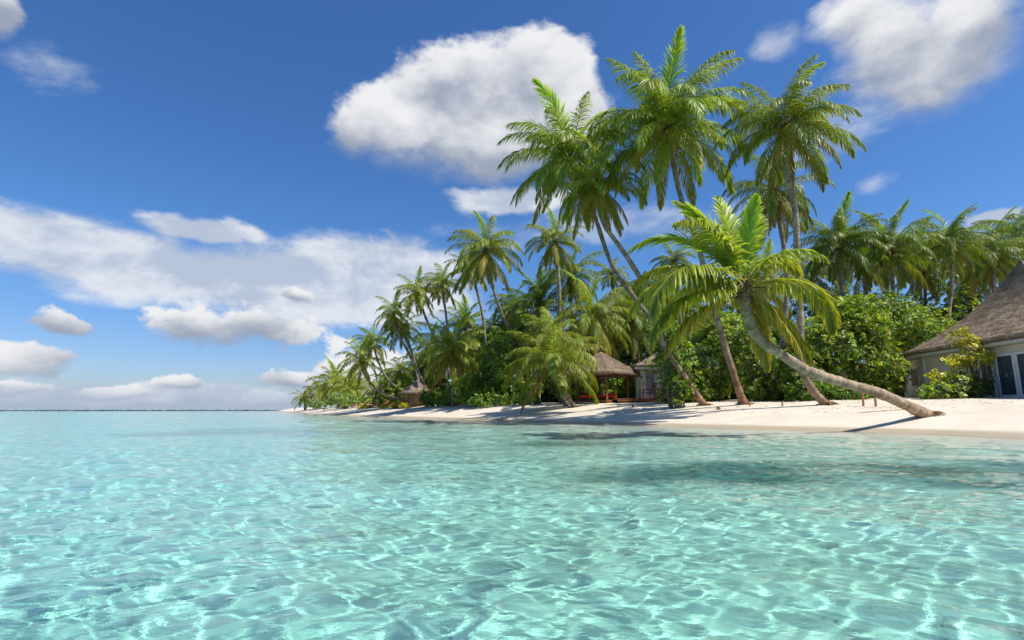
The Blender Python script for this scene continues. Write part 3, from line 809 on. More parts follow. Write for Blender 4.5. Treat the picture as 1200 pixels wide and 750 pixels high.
palm('palm filling the shade between the pavilion and the spray of orange fronds', [(716, 455, 52), (716, 420, 52), (714, 394, 52)], 50, FULL, 50, True, (.24, .15), tone=(.6, .72, .75))
palm('palm deep in the grove above the small white cottage', [(790, 455, 52), (790, 400, 52), (786, 366, 52)], 50, FULL, 51, True, (.24, .15), tone=(.6, .72, .75))
palm('palm deep in the grove just left of the slim white stem', [(612, 455, 60), (614, 420, 60), (612, 386, 60)], 44, FULL, 52, False, (.24, .15), tone=(.65, .76, .78))
palm('palm between the round crown trunk and the skirted low palm', [(570, 455, 62), (570, 430, 62), (566, 404, 62)], 42, FULL, 53, False, (.24, .15), tone=(.7, .8, .8))
palm('low palm behind the shaggy pair close to the far hut', [(500, 465, 70), (500, 445, 70), (498, 430, 70)], 34, FULL, 54, False, (.24, .15), tone=(.65, .76, .78))
palm('low palm filling the gap left of the far hut roof', [(456, 470, 84), (456, 460, 84), (454, 448, 84)], 26, FULL, 55, False, (.24, .15), tone=(.65, .76, .78))
palm('low palm in the thicket behind the broad one on the point', [(420, 474, 88), (420, 464, 88), (418, 454, 88)], 24, FULL, 56, False, (.24, .15), tone=(.7, .8, .8))
palm('palm behind the two curved trunks where they cross the treeline', [(745, 440, 56), (745, 390, 56), (742, 350, 56)], 40, FULL, 57, False, (.24, .15), tone=(.65, .76, .78))
palm('low spreading palm in the gap left of the bushy upright one',
     [(958, 430, 42), (956, 370, 42), (952, 322, 42)], 46, MED, 37, True, (.24, .15), tone=(.62, .74, .80))
palm('feathery palm low on the skyline below the round crown', [(598, 440, 56), (600, 400, 56), (602, 362, 56)], 40, MED, 38, False, (.24, .15), tone=(.75, .84, .85))
palm('pale feathery palm on the skyline between the star shaped crown and the round one', [(545, 450, 62), (545, 420, 62), (545, 385, 62)], 38, UP, 39, False, (.24, .15), tone=(.75, .84, .85))
palm('palm behind the shaggy pair with its crown low in the leaves', [(508, 455, 62), (508, 430, 62), (505, 408, 62)], 34, MED, 40, False, (.24, .15), tone=(.75, .84, .85))
palm('palm half hidden behind the leaning palm crown, against the green bushes', [(905, 450, 34), (902, 400, 34), (896, 338, 34)], 54, MED, 41, True, (.24, .15))
palm('small palm crown rising behind the far thatched hut', [(470, 460, 64), (470, 452, 64), (468, 436, 64)], 28, SML, 42, False, (.24, .15), tone=(.75, .84, .85))

# ================================================================ BROAD LEAVED SHRUBS
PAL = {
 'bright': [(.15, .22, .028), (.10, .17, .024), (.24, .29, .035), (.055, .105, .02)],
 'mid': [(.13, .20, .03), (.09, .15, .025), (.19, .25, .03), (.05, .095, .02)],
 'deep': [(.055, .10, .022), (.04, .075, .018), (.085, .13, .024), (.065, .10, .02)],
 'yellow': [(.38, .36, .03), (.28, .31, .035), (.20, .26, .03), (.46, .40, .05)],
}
def leaf_mass(lobes, n_ros, size, pal, seed, per=8, fill=.75, base_z=None, odd=.02):
    """rosettes of pointed leaves through the outer part of lumpy lobes; lobes: (centre, radii)"""
    r = np.random.RandomState(seed)
    C = np.array([l[0] for l in lobes]); Rr = np.array([l[1] for l in lobes])
    wgt = (Rr[:, 0] * Rr[:, 2]); wgt = wgt / wgt.sum()
    k = r.choice(len(lobes), n_ros * 3, p=wgt)
    d = r.normal(size=(len(k), 3)); d /= np.linalg.norm(d, axis=1)[:, None]
    # lumpy outline: sum of direction waves, different for every lobe
    b = np.zeros(len(k))
    for q in range(7):
        w = r.normal(size=(len(lobes), 3)) * (2 + q * 1.1); ph = r.uniform(0, 6.28, len(lobes))
        b += np.sin((d * w[k]).sum(1) + ph[k]) * (.22 / (1 + q * .45))
    rad = (1 + b * .80) * (r.uniform(fill ** 3, 1, len(k)) ** (1 / 3.))
    p = C[k] + d * Rr[k] * rad[:, None]
    ok = np.ones(len(k), bool)
    for j in range(len(lobes)):
        q = np.linalg.norm((p - C[j]) / Rr[j], axis=1)
        ok &= (q > fill * .78) | (k == j)
    if base_z is not None: ok &= p[:, 2] > base_z
    sel = np.where(ok)[0][:n_ros]
    p = p[sel]; d = d[sel]; m = len(p)
    nrm = d * .55 + np.array([0, 0, .55]) + r.normal(0, .25, (m, 3)); nrm /= np.linalg.norm(nrm, axis=1)[:, None]
    a = np.cross(nrm, r.normal(size=(m, 3))); a /= np.linalg.norm(a, axis=1)[:, None]; bb = np.cross(nrm, a)
    th = np.arange(per) * (2 * np.pi / per)
    th = th[None] + r.uniform(0, 6.28, (m, 1)) + r.normal(0, .25, (m, per))
    tilt = r.uniform(.1, .95, (m, per))
    ld = (a[:, None] * np.cos(th)[..., None] + bb[:, None] * np.sin(th)[..., None]) * np.cos(tilt)[..., None] + nrm[:, None] * np.sin(tilt)[..., None]
    wd = np.cross(ld, nrm[:, None]); wd /= np.linalg.norm(wd, axis=-1)[..., None] + 1e-9
    un = np.cross(wd, ld)
    ls = size * r.uniform(.6, 1.25, (m, per))[..., None]
    o = p[:, None] + ld * ls * .08 + un * (r.uniform(-.5, .5, (m, per))[..., None] * size)
    tip = o + ld * ls - un * ls * .12
    mid = o + ld * ls * .58
    w_ = ls * .30
    V = np.stack([o, mid + wd * w_ + un * ls * .10, tip, mid - wd * w_ + un * ls * .10], 2).reshape(-1, 3)
    q = (np.arange(m * per) * 4)[:, None]
    F3 = np.concatenate([q + np.array([[0, 1, 2]]), q + np.array([[0, 2, 3]])], 0)
    pc = np.array(PAL[pal]); ci = r.choice(len(pc), m, p=[.35, .35, .15, .15])
    cc = pc[ci] * r.uniform(.75, 1.3, (m, 1)); cc = np.repeat(cc[:, None], per, 1) * r.uniform(.8, 1.2, (m, per, 1))
    lowf = 1 + .34 * np.sin(p @ (r.normal(size=3) * 1.3)) * np.sin(p @ (r.normal(size=3) * 1.1) + 1) + .15 * np.sin(p @ (r.normal(size=3) * 3.1))
    cc = cc * lowf[:, None, None]
    od = r.rand(m, per) < odd
    cc = np.where(od[..., None], np.array([.45, .26, .04]), cc)
    col = np.repeat(cc.reshape(-1, 3), 4, 0)
    return V, F3, col

def shrub(label, lobes_px, pal, seed, size=.17, dens=1.0, name='shrub', cat='shrub', group='shrubs behind the beach', fill=.72, stems=5, per=8, odd=.02, cutz=True):
    lobes = []; area = 0
    for (cx, cyy, rx, ry, Y) in lobes_px:
        c = P(cx, cyy, Y); kx = Y / F_PX
        lobes.append((np.array(c), np.array([rx * kx, max(rx, ry) * kx * .75, ry * kx])))
        area += rx * ry * 3.14 * (1024 / 1200.) ** 2
    bx = float(np.mean([l[0][0] for l in lobes])); by = float(np.mean([l[0][1] for l in lobes]))
    base = Vector((bx, by, gz(bx, by) - .02))
    Ym = lobes_px[0][4]
    lp = size * F_PX / Ym * 1024 / 1200.
    n = int(dens * area * 5.2 / (per * lp * lp * .30)) + 20
    n = min(n, 9000)
    root = empty(name, base, label, cat, group)
    lb = [(l[0] - np.array(base), l[1]) for l in lobes]
    V, F3, col = leaf_mass(lb, n, size, pal, seed, per, fill, base_z=.0 if cutz else None, odd=odd)
    link(bpy.data.objects.new('foliage', np_mesh('foliage', V, F3, LEAF, col=col)), root)
    rr = random.Random(seed)
    VV = []; FF = []; off = 0
    for (c, rad) in lb:
        for q in range(stems):
            e = c + rad * np.array([rr.uniform(-.7, .7), rr.uniform(-.6, .6), rr.uniform(.0, .75)])
            s0 = np.array([c[0] * .6 + rr.uniform(-.2, .2) * rad[0], c[1] * .6, -.1])
            m_ = (s0 + e) / 2 + np.array([rr.uniform(-.3, .3), rr.uniform(-.3, .3), rr.uniform(-.2, .2)])
            pth = catmull([s0, m_, e], .35)
            v_, f_ = tube(pth, np.linspace(.05, .012, len(pth)), 5, cap=False)
            VV.append(v_); FF.append(f_ + off); off += len(v_)
    V = np.concatenate(VV); link(bpy.data.objects.new('stem', np_mesh('stem', V, np.concatenate(FF), BARK, col=np.full((len(V), 3), .8))), root)
    return root

shrub('large bright green shrub behind the level trunk of the leaning palm, largest of all',
      [(980, 415, 56, 56, 33), (940, 438, 36, 36, 32), (1022, 428, 30, 44, 33), (1002, 375, 34, 28, 34)], 'bright', 101, .19, 1.25)
shrub('tall shrub with dark gaps between the thatched roof and the largest bright shrub',
      [(1068, 392, 40, 40, 44), (1032, 376, 38, 30, 43), (1096, 408, 30, 26, 46)], 'bright', 102, .19, 1.1)
shrub('round shrub mass left of the orange brown trunk of the tallest palm',
      [(828, 428, 50, 46, 39), (855, 395, 36, 34, 40), (800, 448, 26, 26, 37)], 'bright', 103, .19, 1.2)
shrub('low dark rounded shrub at the sand edge just right of the deck chairs',
      [(795, 464, 20, 13, 36), (822, 466, 18, 11, 36)], 'mid', 104, .17, 1.2)
shrub('shrub between the orange brown trunk and the vertical dark trunk under the leaning palm',
      [(888, 440, 28, 36, 35), (905, 458, 22, 17, 33), (880, 405, 24, 22, 36)], 'bright', 105, .18, 1.2)
shrub('low leafy shrub below the hanging middle of the leaning trunk', [(955, 460, 30, 15, 30.5), (992, 462, 26, 12, 30)], 'mid', 106, .16, 1.2)
shrub('dense bright shrub climbing up behind the beach left of the arching palm',
      [(590, 432, 34, 44, 56), (560, 458, 26, 20, 54), (606, 455, 26, 26, 54)], 'bright', 107, .24, 1.25)
shrub('low shrub with fresh light leaves at the sand edge left of the arching palm', [(620, 470, 16, 9, 49), (575, 471, 22, 10, 51)], 'bright', 108, .20, 1.2)
shrub('shrub hugging the sand between the skirted low palm and the far thatched hut', [(512, 468, 18, 10, 62), (530, 470, 16, 9, 60)], 'mid', 109, .24, 1.1)
shrub('green shrub on the far side of the bowed trunk beside the far hut', [(455, 466, 18, 12, 78), (466, 452, 15, 14, 82)], 'mid', 110, .30, 1.1)
shrub('low shrubs tangled under the palms of the point', [(400, 470, 26, 7, 92), (430, 472, 12, 5, 90), (372, 473, 14, 4, 100)], 'mid', 111, .34, 1.0)
shrub('shrub overgrowing the shaded ground right behind the pavilion', [(712, 452, 24, 20, 50), (742, 450, 18, 22, 50), (680, 448, 26, 24, 50)], 'mid', 112, .22, 1.0)
shrub('leafy shrub in front of the slanting trunks and the white cottage wall', [(786, 412, 24, 20, 32.5), (800, 432, 18, 18, 32.5), (798, 456, 17, 17, 32.3), (778, 392, 20, 18, 33)], 'bright', 113, .18, .8, fill=.5)
for k, (lab, lob) in enumerate([
    ('undergrowth shrub far back between the arching palm and the dense shrub', [(640, 462, 40, 18, 70), (680, 455, 36, 22, 72)]),
    ('undergrowth shrub far back under the pavilion roof', [(725, 455, 40, 22, 66), (765, 455, 36, 22, 68)]),
    ('undergrowth shrub far back behind the round shrub mass', [(820, 452, 44, 24, 64), (880, 452, 40, 24, 62)]),
    ('undergrowth shrub far back behind the leaning trunk', [(940, 448, 44, 26, 58), (1000, 446, 40, 26, 58)]),
    ('undergrowth shrub far back behind the tall shrub with dark gaps', [(1050, 440, 40, 28, 56), (1100, 430, 44, 30, 56)]),
    ('undergrowth shrub far back behind the skirted low palm', [(545, 462, 30, 14, 84), (590, 455, 30, 20, 80)]),
    ('undergrowth shrub far back at the neck of the point', [(480, 468, 26, 9, 98), (445, 471, 24, 7, 104)])]):
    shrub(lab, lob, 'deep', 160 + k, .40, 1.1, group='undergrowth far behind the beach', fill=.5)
# unbroken low growth closing the view under the trees
UG = []
for px_ in range(500, 1090, 14):
    Y_ = np.interp(px_, [500, 700, 900, 1090], [84, 62, 52, 46])
    q_ = P(px_, 470, Y_); UG.append((np.array([q_.x, q_.y, gz(q_.x, q_.y) + .9]), np.array([1.3, 1.2, 1.5])))
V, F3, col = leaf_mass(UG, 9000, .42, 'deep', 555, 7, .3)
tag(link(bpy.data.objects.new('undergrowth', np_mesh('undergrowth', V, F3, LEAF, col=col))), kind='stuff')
sm = shrub('small tree with yellow green leaves in front of the big cottage wall',
      [(1128, 396, 13, 15, 27.6), (1150, 420, 24, 7, 27.2), (1178, 428, 14, 6, 27.0), (1104, 441, 16, 7, 27.4), (1126, 424, 22, 9, 27.4), (1140, 408, 16, 7, 27.3)],
      'yellow', 114, .15, .6, name='small_tree', cat='tree', group=None, fill=.25, stems=4, odd=.04)
shrub('dark green bush at the foot of the yellow leaved small tree', [(1104, 461, 24, 9, 27.0), (1132, 454, 22, 16, 27.0), (1092, 463, 12, 6, 27.0)], 'bright', 115, .18, 1.1)
shrub('bush in the dark corner left of the big cottage window', [(1038, 445, 14, 24, 35), (1038, 462, 16, 12, 33)], 'mid', 116, .18, 1.1)
shrub('bush hiding the right half of the far thatched hut', [(502, 466, 11, 9, 62)], 'bright', 117, .24, 1.1)
shrub('bush rising behind the left eave of the far thatched hut', [(474, 461, 10, 10, 76)], 'bright', 118, .26, 1.1)
# jungle behind
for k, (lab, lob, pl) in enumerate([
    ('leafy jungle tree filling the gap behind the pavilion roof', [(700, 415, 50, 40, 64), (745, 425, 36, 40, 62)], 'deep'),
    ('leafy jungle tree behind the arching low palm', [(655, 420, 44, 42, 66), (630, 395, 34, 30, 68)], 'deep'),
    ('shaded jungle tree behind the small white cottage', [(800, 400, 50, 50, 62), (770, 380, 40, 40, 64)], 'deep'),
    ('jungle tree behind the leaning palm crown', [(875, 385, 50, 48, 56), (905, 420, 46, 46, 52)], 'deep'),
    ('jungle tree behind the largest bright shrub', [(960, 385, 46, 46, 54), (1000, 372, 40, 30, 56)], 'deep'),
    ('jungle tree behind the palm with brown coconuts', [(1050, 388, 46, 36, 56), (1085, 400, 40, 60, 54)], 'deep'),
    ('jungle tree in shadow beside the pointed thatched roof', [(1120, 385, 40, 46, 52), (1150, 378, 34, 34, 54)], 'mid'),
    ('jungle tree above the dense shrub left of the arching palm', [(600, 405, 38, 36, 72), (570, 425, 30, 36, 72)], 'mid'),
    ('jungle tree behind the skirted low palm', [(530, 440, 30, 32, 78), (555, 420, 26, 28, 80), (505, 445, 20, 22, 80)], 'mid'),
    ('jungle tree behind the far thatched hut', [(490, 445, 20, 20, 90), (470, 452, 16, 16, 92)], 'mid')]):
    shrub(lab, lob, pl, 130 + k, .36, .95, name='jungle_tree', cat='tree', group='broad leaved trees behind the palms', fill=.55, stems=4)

# ================================================================ BOX AND PRISM HELPERS
def boxes(name, mat, lst, parent=None, bevel=.006, label=None, base=(0, 0, 0)):
    """one mesh made of boxes: (centre, size, rotation_euler)"""
    bm = bmesh.new()
    for it in lst:
        c, s_ = it[0], it[1]; rot = it[2] if len(it) > 2 else (0, 0, 0)
        M = Matrix.Translation(Vector(c)) @ Euler(rot).to_matrix().to_4x4() @ Matrix.Diagonal((s_[0], s_[1], s_[2], 1))
        bmesh.ops.create_cube(bm, size=1.0, matrix=M)
    if bevel: bmesh.ops.bevel(bm, geom=bm.edges[:], offset=bevel, segments=1, affect='EDGES', profile=.5)
    me = bpy.data.meshes.new(name); bm.to_mesh(me); bm.free(); me.materials.append(mat)
    o = link(bpy.data.objects.new(name, me), parent)
    o.location = base
    if label: o['label'] = label
    return o
def poly_prism(name, mat, pts, z0, z1, parent):
    bm = bmesh.new()
    vs = [bm.verts.new((p[0], p[1], z0)) for p in pts]; f = bm.faces.new(vs)
    r = bmesh.ops.extrude_face_region(bm, geom=[f])
    for v in r['geom']:
        if isinstance(v, bmesh.types.BMVert): v.co.z = z1
    bmesh.ops.recalc_face_normals(bm, faces=bm.faces[:])
    me = bpy.data.meshes.new(name); bm.to_mesh(me); bm.free(); me.materials.append(mat)
    return link(bpy.data.objects.new(name, me), parent)

def thatch_roof(parent, eave, z_e, peak, seed, thick=.28, flare=.4, nt_=30, seg_len=.28, straw=9000, tip=True, sl=.32):
    """eave: plan polygon (relative), peak: (x, y, z)"""
    r = np.random.RandomState(seed)
    pts = []
    n = len(eave)
    for i in range(n):
        a = np.array(eave[i], float); b = np.array(eave[(i + 1) % n], float)
        k = max(2, int(np.linalg.norm(b - a) / seg_len))
        for j in range(k): pts.append(a + (b - a) * j / k)
    pts = np.array(pts); m = len(pts)
    # soften the corners
    for _ in range(2): pts = .5 * pts + .25 * (np.roll(pts, 1, 0) + np.roll(pts, -1, 0))
    pk = np.array(peak, float); H = pk[2] - z_e
    V = []
    ts = np.linspace(0, 1, nt_)
    def surf(p, t_):
        zf = (1 - flare) * t_ + flare * t_ ** 3.2
        return np.concatenate([pk[:2] + (p - pk[:2]) * (1 - t_)[..., None], (z_e + H * zf)[..., None]], -1)
    # underside and ragged fringe
    V.append(np.concatenate([pk[:2] + (pts - pk[:2]) * .80, np.full((m, 1), z_e + .05)], 1))
    V.append(np.concatenate([pts * 1.0, (z_e - thick * (.9 + .25 * r.rand(m)))[:, None]], 1))
    for t_ in ts:
        tt = np.full(m, t_) + (r.normal(0, .003, m) if 0 < t_ < .97 else 0)
        q = surf(pts, np.clip(tt, 0, .995))
        q[:, 2] += (r.normal(0, .022, m) + .035 * (int(t_ * (nt_ - 1)) % 4 == 1)) * (1 - t_)
        V.append(q)
    K = len(V); V = np.concatenate(V)
    i = np.arange(K - 1)[:, None] * m; j = np.arange(m)[None]; j2 = (j + 1) % m
    F4 = np.stack([i + j, i + j2, i + m + j2, i + m + j], -1).reshape(-1, 4)
    # loose straw standing proud of the surface
    tt = 1 - np.sqrt(r.uniform(.0004, 1, straw)); tt = np.clip(tt, 0, .97)
    jj = r.randint(0, m, straw); f = r.rand(straw)[:, None]
    pp = pts[jj] * (1 - f) + pts[(jj + 1) % m] * f
    a = surf(pp, tt); b = surf(pp, np.clip(tt - .02, -.05, 1)); dn = b - a; dn /= np.linalg.norm(dn, axis=1)[:, None]
    tn = np.roll(pts, -1, 0)[jj] - pts[jj]; tn = np.concatenate([tn, np.zeros((straw, 1))], 1); tn /= np.linalg.norm(tn, axis=1)[:, None]
    nr = np.cross(tn, dn); nr *= np.sign(nr[:, 2:3]) ; nr /= np.linalg.norm(nr, axis=1)[:, None]
    dd = dn + tn * r.normal(0, .22, (straw, 1)) + nr * r.uniform(-.02, .16, (straw, 1))
    ln = r.uniform(.4, 1.2, (straw, 1)) * sl; w = tn * .012 * (sl / .32)
    s0 = a + nr * .008
    ln = ln * np.where(tt[:, None] < .04, 1.5, 1)
    S = np.stack([s0 - w, s0 + w, s0 + dd * ln + w * .4, s0 + dd * ln - w * .4], 1).reshape(-1, 3)
    F4b = (np.arange(straw) * 4)[:, None] + np.arange(4)[None] + len(V)
    V = np.concatenate([V, S]); F4 = np.concatenate([F4, F4b])
    return link(bpy.data.objects.new('roof', np_mesh('roof', V, F4, THATCH)), parent)

# ================================================================ BIG COTTAGE at the right edge
A_ = np.array([24.15, 21.5]); B_ = np.array([25.4, 32.5])
CT = Vector((29.4, 29.6, 0)); CT.z = 1.34
house = empty('thatched_cottage', CT, 'big cottage with a pointed grey brown thatched roof and white glass doors', 'cottage')
PLAN = [(24.15, 21.5), (25.4, 32.5), (27.4, 36.9), (33.5, 38), (37, 30), (34.5, 22.5), (29, 19)]
rel = [(x_ - CT.x, y_ - CT.y) for x_, y_ in PLAN]
poly_prism('wall', PLASTER, rel, -.35, 2.62, house)
ce = np.mean(np.array(rel), 0)
eave = [tuple(np.array(p) + (np.array(p) - ce) / np.linalg.norm(np.array(p) - ce) * .80) for p in rel]
poly_prism('fascia', FASCIA, [tuple(np.array(p) * .985) for p in eave], 2.63, 2.80, house)
thatch_roof(house, [tuple(np.array(p) * 1.0) for p in eave], 3.02, (0.0, 0.0, 8.05), 7, .20, .42, 40, .22, 26000, sl=.34)
# openings on the seaward wall, seen pixel -> plane of that wall
wd_ = (B_ - A_) / np.linalg.norm(B_ - A_); wn = np.array([-wd_[1], wd_[0]])      # outward (towards the sea)
def on_wall(px, py, P0, n_):
    d = px_dir(px, py); k = (P0[0] * n_[0] + P0[1] * n_[1]) / (d.x * n_[0] + d.y * n_[1]); return np.array([d.x * k, d.y * k, EYE + d.z * k])
yaw_w = math.atan2(wd_[1], wd_[0])
def opening(kind, s_mid, w, z0, z1, P0, wdir, yaw, parent, frame_mat, pane_mat, fr=.09, mull=True, dvd=1):
    nrm2 = np.array([-wdir[1], wdir[0]])
    c = P0 + wdir * s_mid + nrm2 * .03
    root = link(bpy.data.objects.new(kind, None), parent); root.location = (c[0] - CT.x, c[1] - CT.y, 0); root.rotation_euler = (0, 0, yaw)
    h = z1 - z0; zm = (z0 + z1) / 2
    l = [((-w / 2 + fr / 2, 0, zm), (fr, .10, h)), ((w / 2 - fr / 2, 0, zm), (fr, .10, h)), ((0, 0, z1 - fr / 2), (w - fr * 2, .096, fr)), ((0, 0, z0 + fr * .8), (w - fr * 2, .096, fr * 1.6))]
    boxes('frame', frame_mat, l, root, .006)
    boxes('pane', pane_mat, [((0, .004, zm + fr * .3), (w - fr * 2 + .01, .03, h - fr * 2.4))], root, 0)
    return root
for pa, pb in ((1146, 1163), (1165.5, 1188.5), (1189.5, 1213), (1214, 1238)):
    qa = on_wall(pa, 412, A_, wn); qb = on_wall(pb, 412, A_, wn)
    sa = np.dot(qa[:2] - A_, wd_); sb = np.dot(qb[:2] - A_, wd_)
    opening('glass_door', (sa + sb) / 2, abs(sa - sb), -.02, 2.25, A_, wd_, yaw_w, house, PAINT, GLASS, .13)
# corner pilasters and plinth
for p in (B_, np.array([27.4, 36.9])):
    boxes('corner_post', PLASTER_W, [((p[0] - CT.x - .01, p[1] - CT.y, 1.12), (.20, .20, 2.96), (0, 0, .3))], house, .01)
C2 = np.array([27.4, 36.9]); w2 = (C2 - B_) / np.linalg.norm(C2 - B_); yaw2 = math.atan2(w2[1], w2[0])
opening('window', np.linalg.norm(C2 - B_) * .52, 1.9, .75, 2.2, B_, w2, yaw2, house, PAINT, CURTAIN, .14)
qs = np.dot(on_wall(1176, 467, A_, wn)[:2] - A_, wd_)
st = A_ + wd_ * qs + wn * .75
boxes('doorstep', DWOOD, [((st[0] - CT.x, st[1] - CT.y, -.12), (5.4, 1.3, .12), (0, 0, yaw_w))], house, .01)

# ================================================================ SMALL COTTAGE behind the pavilion
c0 = P(752, 471, 44.0); zc = 1.55
sh_ = empty('white_cottage', (13.5, 46.5, zc), 'small white cottage with a bluish window, half hidden behind the pavilion', 'cottage')
pl2 = [(c0.x, 44.0), (c0.x + 4.6, 42.4), (c0.x + 5.6, 45), (c0.x + 5.6, 51), (c0.x + 1, 51)]
rel2 = [(x_ - 13.5, y_ - 46.5) for x_, y_ in pl2]
poly_prism('wall', PLASTER_W, rel2, -.5, 2.5, sh_)
c2 = np.mean(np.array(rel2), 0)
ev2 = [tuple(np.array(p) + (np.array(p) - c2) / np.linalg.norm(np.array(p) - c2) * .7) for p in rel2]
poly_prism('fascia', PLASTER_W, [tuple(np.array(p) * .985) for p in ev2], 2.51, 2.68, sh_)
thatch_roof(sh_, ev2, 2.88, (c2[0], c2[1], 5.6), 9, .18, .35, 20, .35, 6000, sl=.4)
P0 = np.array(pl2[0]); w3 = np.array(pl2[1]) - P0; w3 /= np.linalg.norm(w3); n3 = np.array([w3[1], -w3[0]])
qa = on_wall(757, 450, P0, n3); qb = on_wall(767, 450, P0, n3)
s1 = np.dot(qa[:2] - P0, w3); s2 = np.dot(qb[:2] - P0, w3)
win = link(bpy.data.objects.new('window', None), sh_); cc_ = P0 + w3 * (s1 + s2) / 2 + n3 * .03
win.location = (cc_[0] - 13.5, cc_[1] - 46.5, 0); win.rotation_euler = (0, 0, math.atan2(w3[1], w3[0]))
ww = abs(s2 - s1)
boxes('frame', PAINT, [((-ww / 2 - .05, 0, 1.3), (.10, .08, 1.9)), ((ww / 2 + .05, 0, 1.3), (.10, .08, 1.9)), ((0, 0, 2.3), (ww, .076, .1)), ((0, 0, .32), (ww, .076, .1))], win, .004)
boxes('pane', BLUE_CURT, [((0, .01, 1.3), (ww, .03, 1.88))], win, 0)

# ================================================================ PAVILION with day bed
pc = P(706, 470, 44.5); zg = gz(pc.x, pc.y)
pav = empty('thatched_pavilion', (pc.x, pc.y, zg), 'open pavilion with a rounded straw thatched roof on red timber posts', 'pavilion')
hd = 2.15
for (dx, dy) in ((0, -hd), (hd, 0), (0, hd), (-hd, 0)):
    boxes('post', WOOD, [((dx, dy, 1.1), (.15, .15, 2.5))], pav, .012)
boxes('beam', WOOD, [((hd / 2, -hd / 2, 2.28), (2.9, .12, .14), (0, 0, math.pi / 4)), ((-hd / 2, -hd / 2, 2.28), (2.9, .12, .14), (0, 0, -math.pi / 4)),
                     ((hd / 2, hd / 2, 2.28), (2.9, .12, .14), (0, 0, -math.pi / 4)), ((-hd / 2, hd / 2, 2.28), (2.9, .12, .14), (0, 0, math.pi / 4))], pav, .01)
thatch_roof(pav, [(0, -3.35), (3.35, 0), (0, 3.35), (-3.35, 0)], 2.42, (0, 0, 4.25), 21, .30, .0, 22, .22, 9000, sl=.36)
boxes('floor', WOOD, [((0, 0, .10), (3.3, 3.3, .14), (0, 0, math.pi / 4))], pav, .01)
bd_ = P(700, 467, 44.3)
bed_o = empty('day_bed', (bd_.x, bd_.y - .2, zg + .17), 'low timber day bed with a bright red mattress under the pavilion roof', 'day bed')
boxes('frame', DWOOD, [((0, 0, .12), (3.0, 1.5, .12))] + [((a_, b_, .04), (.1, .1, .1)) for a_ in (-1.4, 1.4) for b_ in (-.65, .65)], bed_o, .01)
boxes('mattress', RED, [((0, 0, .30), (2.9, 1.4, .22))], bed_o, .05)
boxes('pillow', RUST, [((1.15, 0, .50), (.45, .9, .22), (0, -.35, 0))], bed_o, .07)
boxes('pillow', DWOOD, [((-.9, .1, .47), (.4, .6, .14), (0, .2, 0))], bed_o, .04, label='dark pillow')
dk = P(760, 472, 41.5)
deck = boxes('timber_deck', WOOD, [((k_ * .22 - 2.4, 0, 0), (.20, 3.2, .07)) for k_ in range(23)] + [((0, -1.55, -.11), (5.0, .08, .14)), ((0, 1.5, -.11), (5.0, .08, .14))], None, .004, base=(dk.x, 42.6, gz(dk.x, 42.6) + .20))
tag(deck, 'low red brown timber deck in front of the small white cottage', 'deck')

def steamer_chair(loc, yaw, label):
    root = empty('deck_chair', loc, label, 'deck chair', 'wooden deck chairs'); root.rotation_euler = (0, 0, yaw); root.scale = (1.15,) * 3
    return root
def fill_chair(root):
    boxes('seat', DWOOD, [((k_ * .085 - .35, 0, .40), (.065, .56, .03)) for k_ in range(9)], root, .003)
    boxes('backrest', WOOD, [((.42 + k_ * .028, 0, .46 + k_ * .075), (.02, .56, .06), (0, .35, 0)) for k_ in range(9)] + [((.54, s_ * .29, .76), (.04, .04, .8), (0, .35, 0)) for s_ in (-1, 1)], root, .003)
    for s_ in (-1, 1):
        for x_ in (-.36, .38): boxes('leg', DWOOD, [((x_, s_ * .29, .2), (.05, .05, .42))], root, .004)
        boxes('armrest', DWOOD, [((.03, s_ * .31, .62), (.85, .07, .03)), ((-.34, s_ * .31, .51), (.05, .05, .21))], root, .004)
    return root
ch1 = fill_chair(steamer_chair((P(758, 470, 42).x, 42.0, deck.location.z + .035), 0.15, 'brown deck chair facing left, the nearer the pavilion'))
ch2 = fill_chair(steamer_chair((P(777, 470, 42).x, 42.2, deck.location.z + .035), 0.05, 'brown deck chair partly hidden by the low dark shrub'))
# dark table and chair outside the glass doors
tb = A_ + wd_ * (qs + 1.1) + wn * 1.0
tr_ = empty('patio_table', (tb[0], tb[1], CT.z - .06), 'small dark table standing outside the big cottage doors', 'table')
boxes('tabletop', DWOOD, [((0, 0, .74), (.7, .7, .04))], tr_, .008)
for a_ in (-1, 1):
    for b2 in (-1, 1): boxes('leg', DWOOD, [((a_ * .29, b2 * .29, .36), (.05, .05, .74))], tr_, .005)

# ================================================================ FAR HUT and loungers
hy = hit(484, 478.5) or 62
hc = P(488, 476, hy + 3.5); zh = gz(hc.x, hc.y)
hut = empty('thatched_hut', (hc.x, hc.y, zh), 'far thatched hut with a pointed pale roof beside the bowed palm', 'hut')
ring_ = lambda R_, n_=12: [(R_ * math.cos(2 * math.pi * k_ / n_), R_ * math.sin(2 * math.pi * k_ / n_)) for k_ in range(n_)]
ksc = hc.y / F_PX
thatch_roof(hut, ring_(19 * ksc, 14), 17 * ksc, (0, 0, 31 * ksc), 31, .3, .1, 14, .4, 3500, sl=.5)
poly_prism('wall', simple_mat('brown_wall', (.30, .17, .09), (.42, .25, .14)), ring_(9 * ksc, 10), -.3, 16.5 * ksc, hut)
for k_ in range(6):
    a_ = k_ * math.pi / 3 + .3
    boxes('post', WOOD, [((math.cos(a_) * 15 * ksc, math.sin(a_) * 15 * ksc, 8 * ksc), (.18, .18, 16.5 * ksc))], hut, .01)

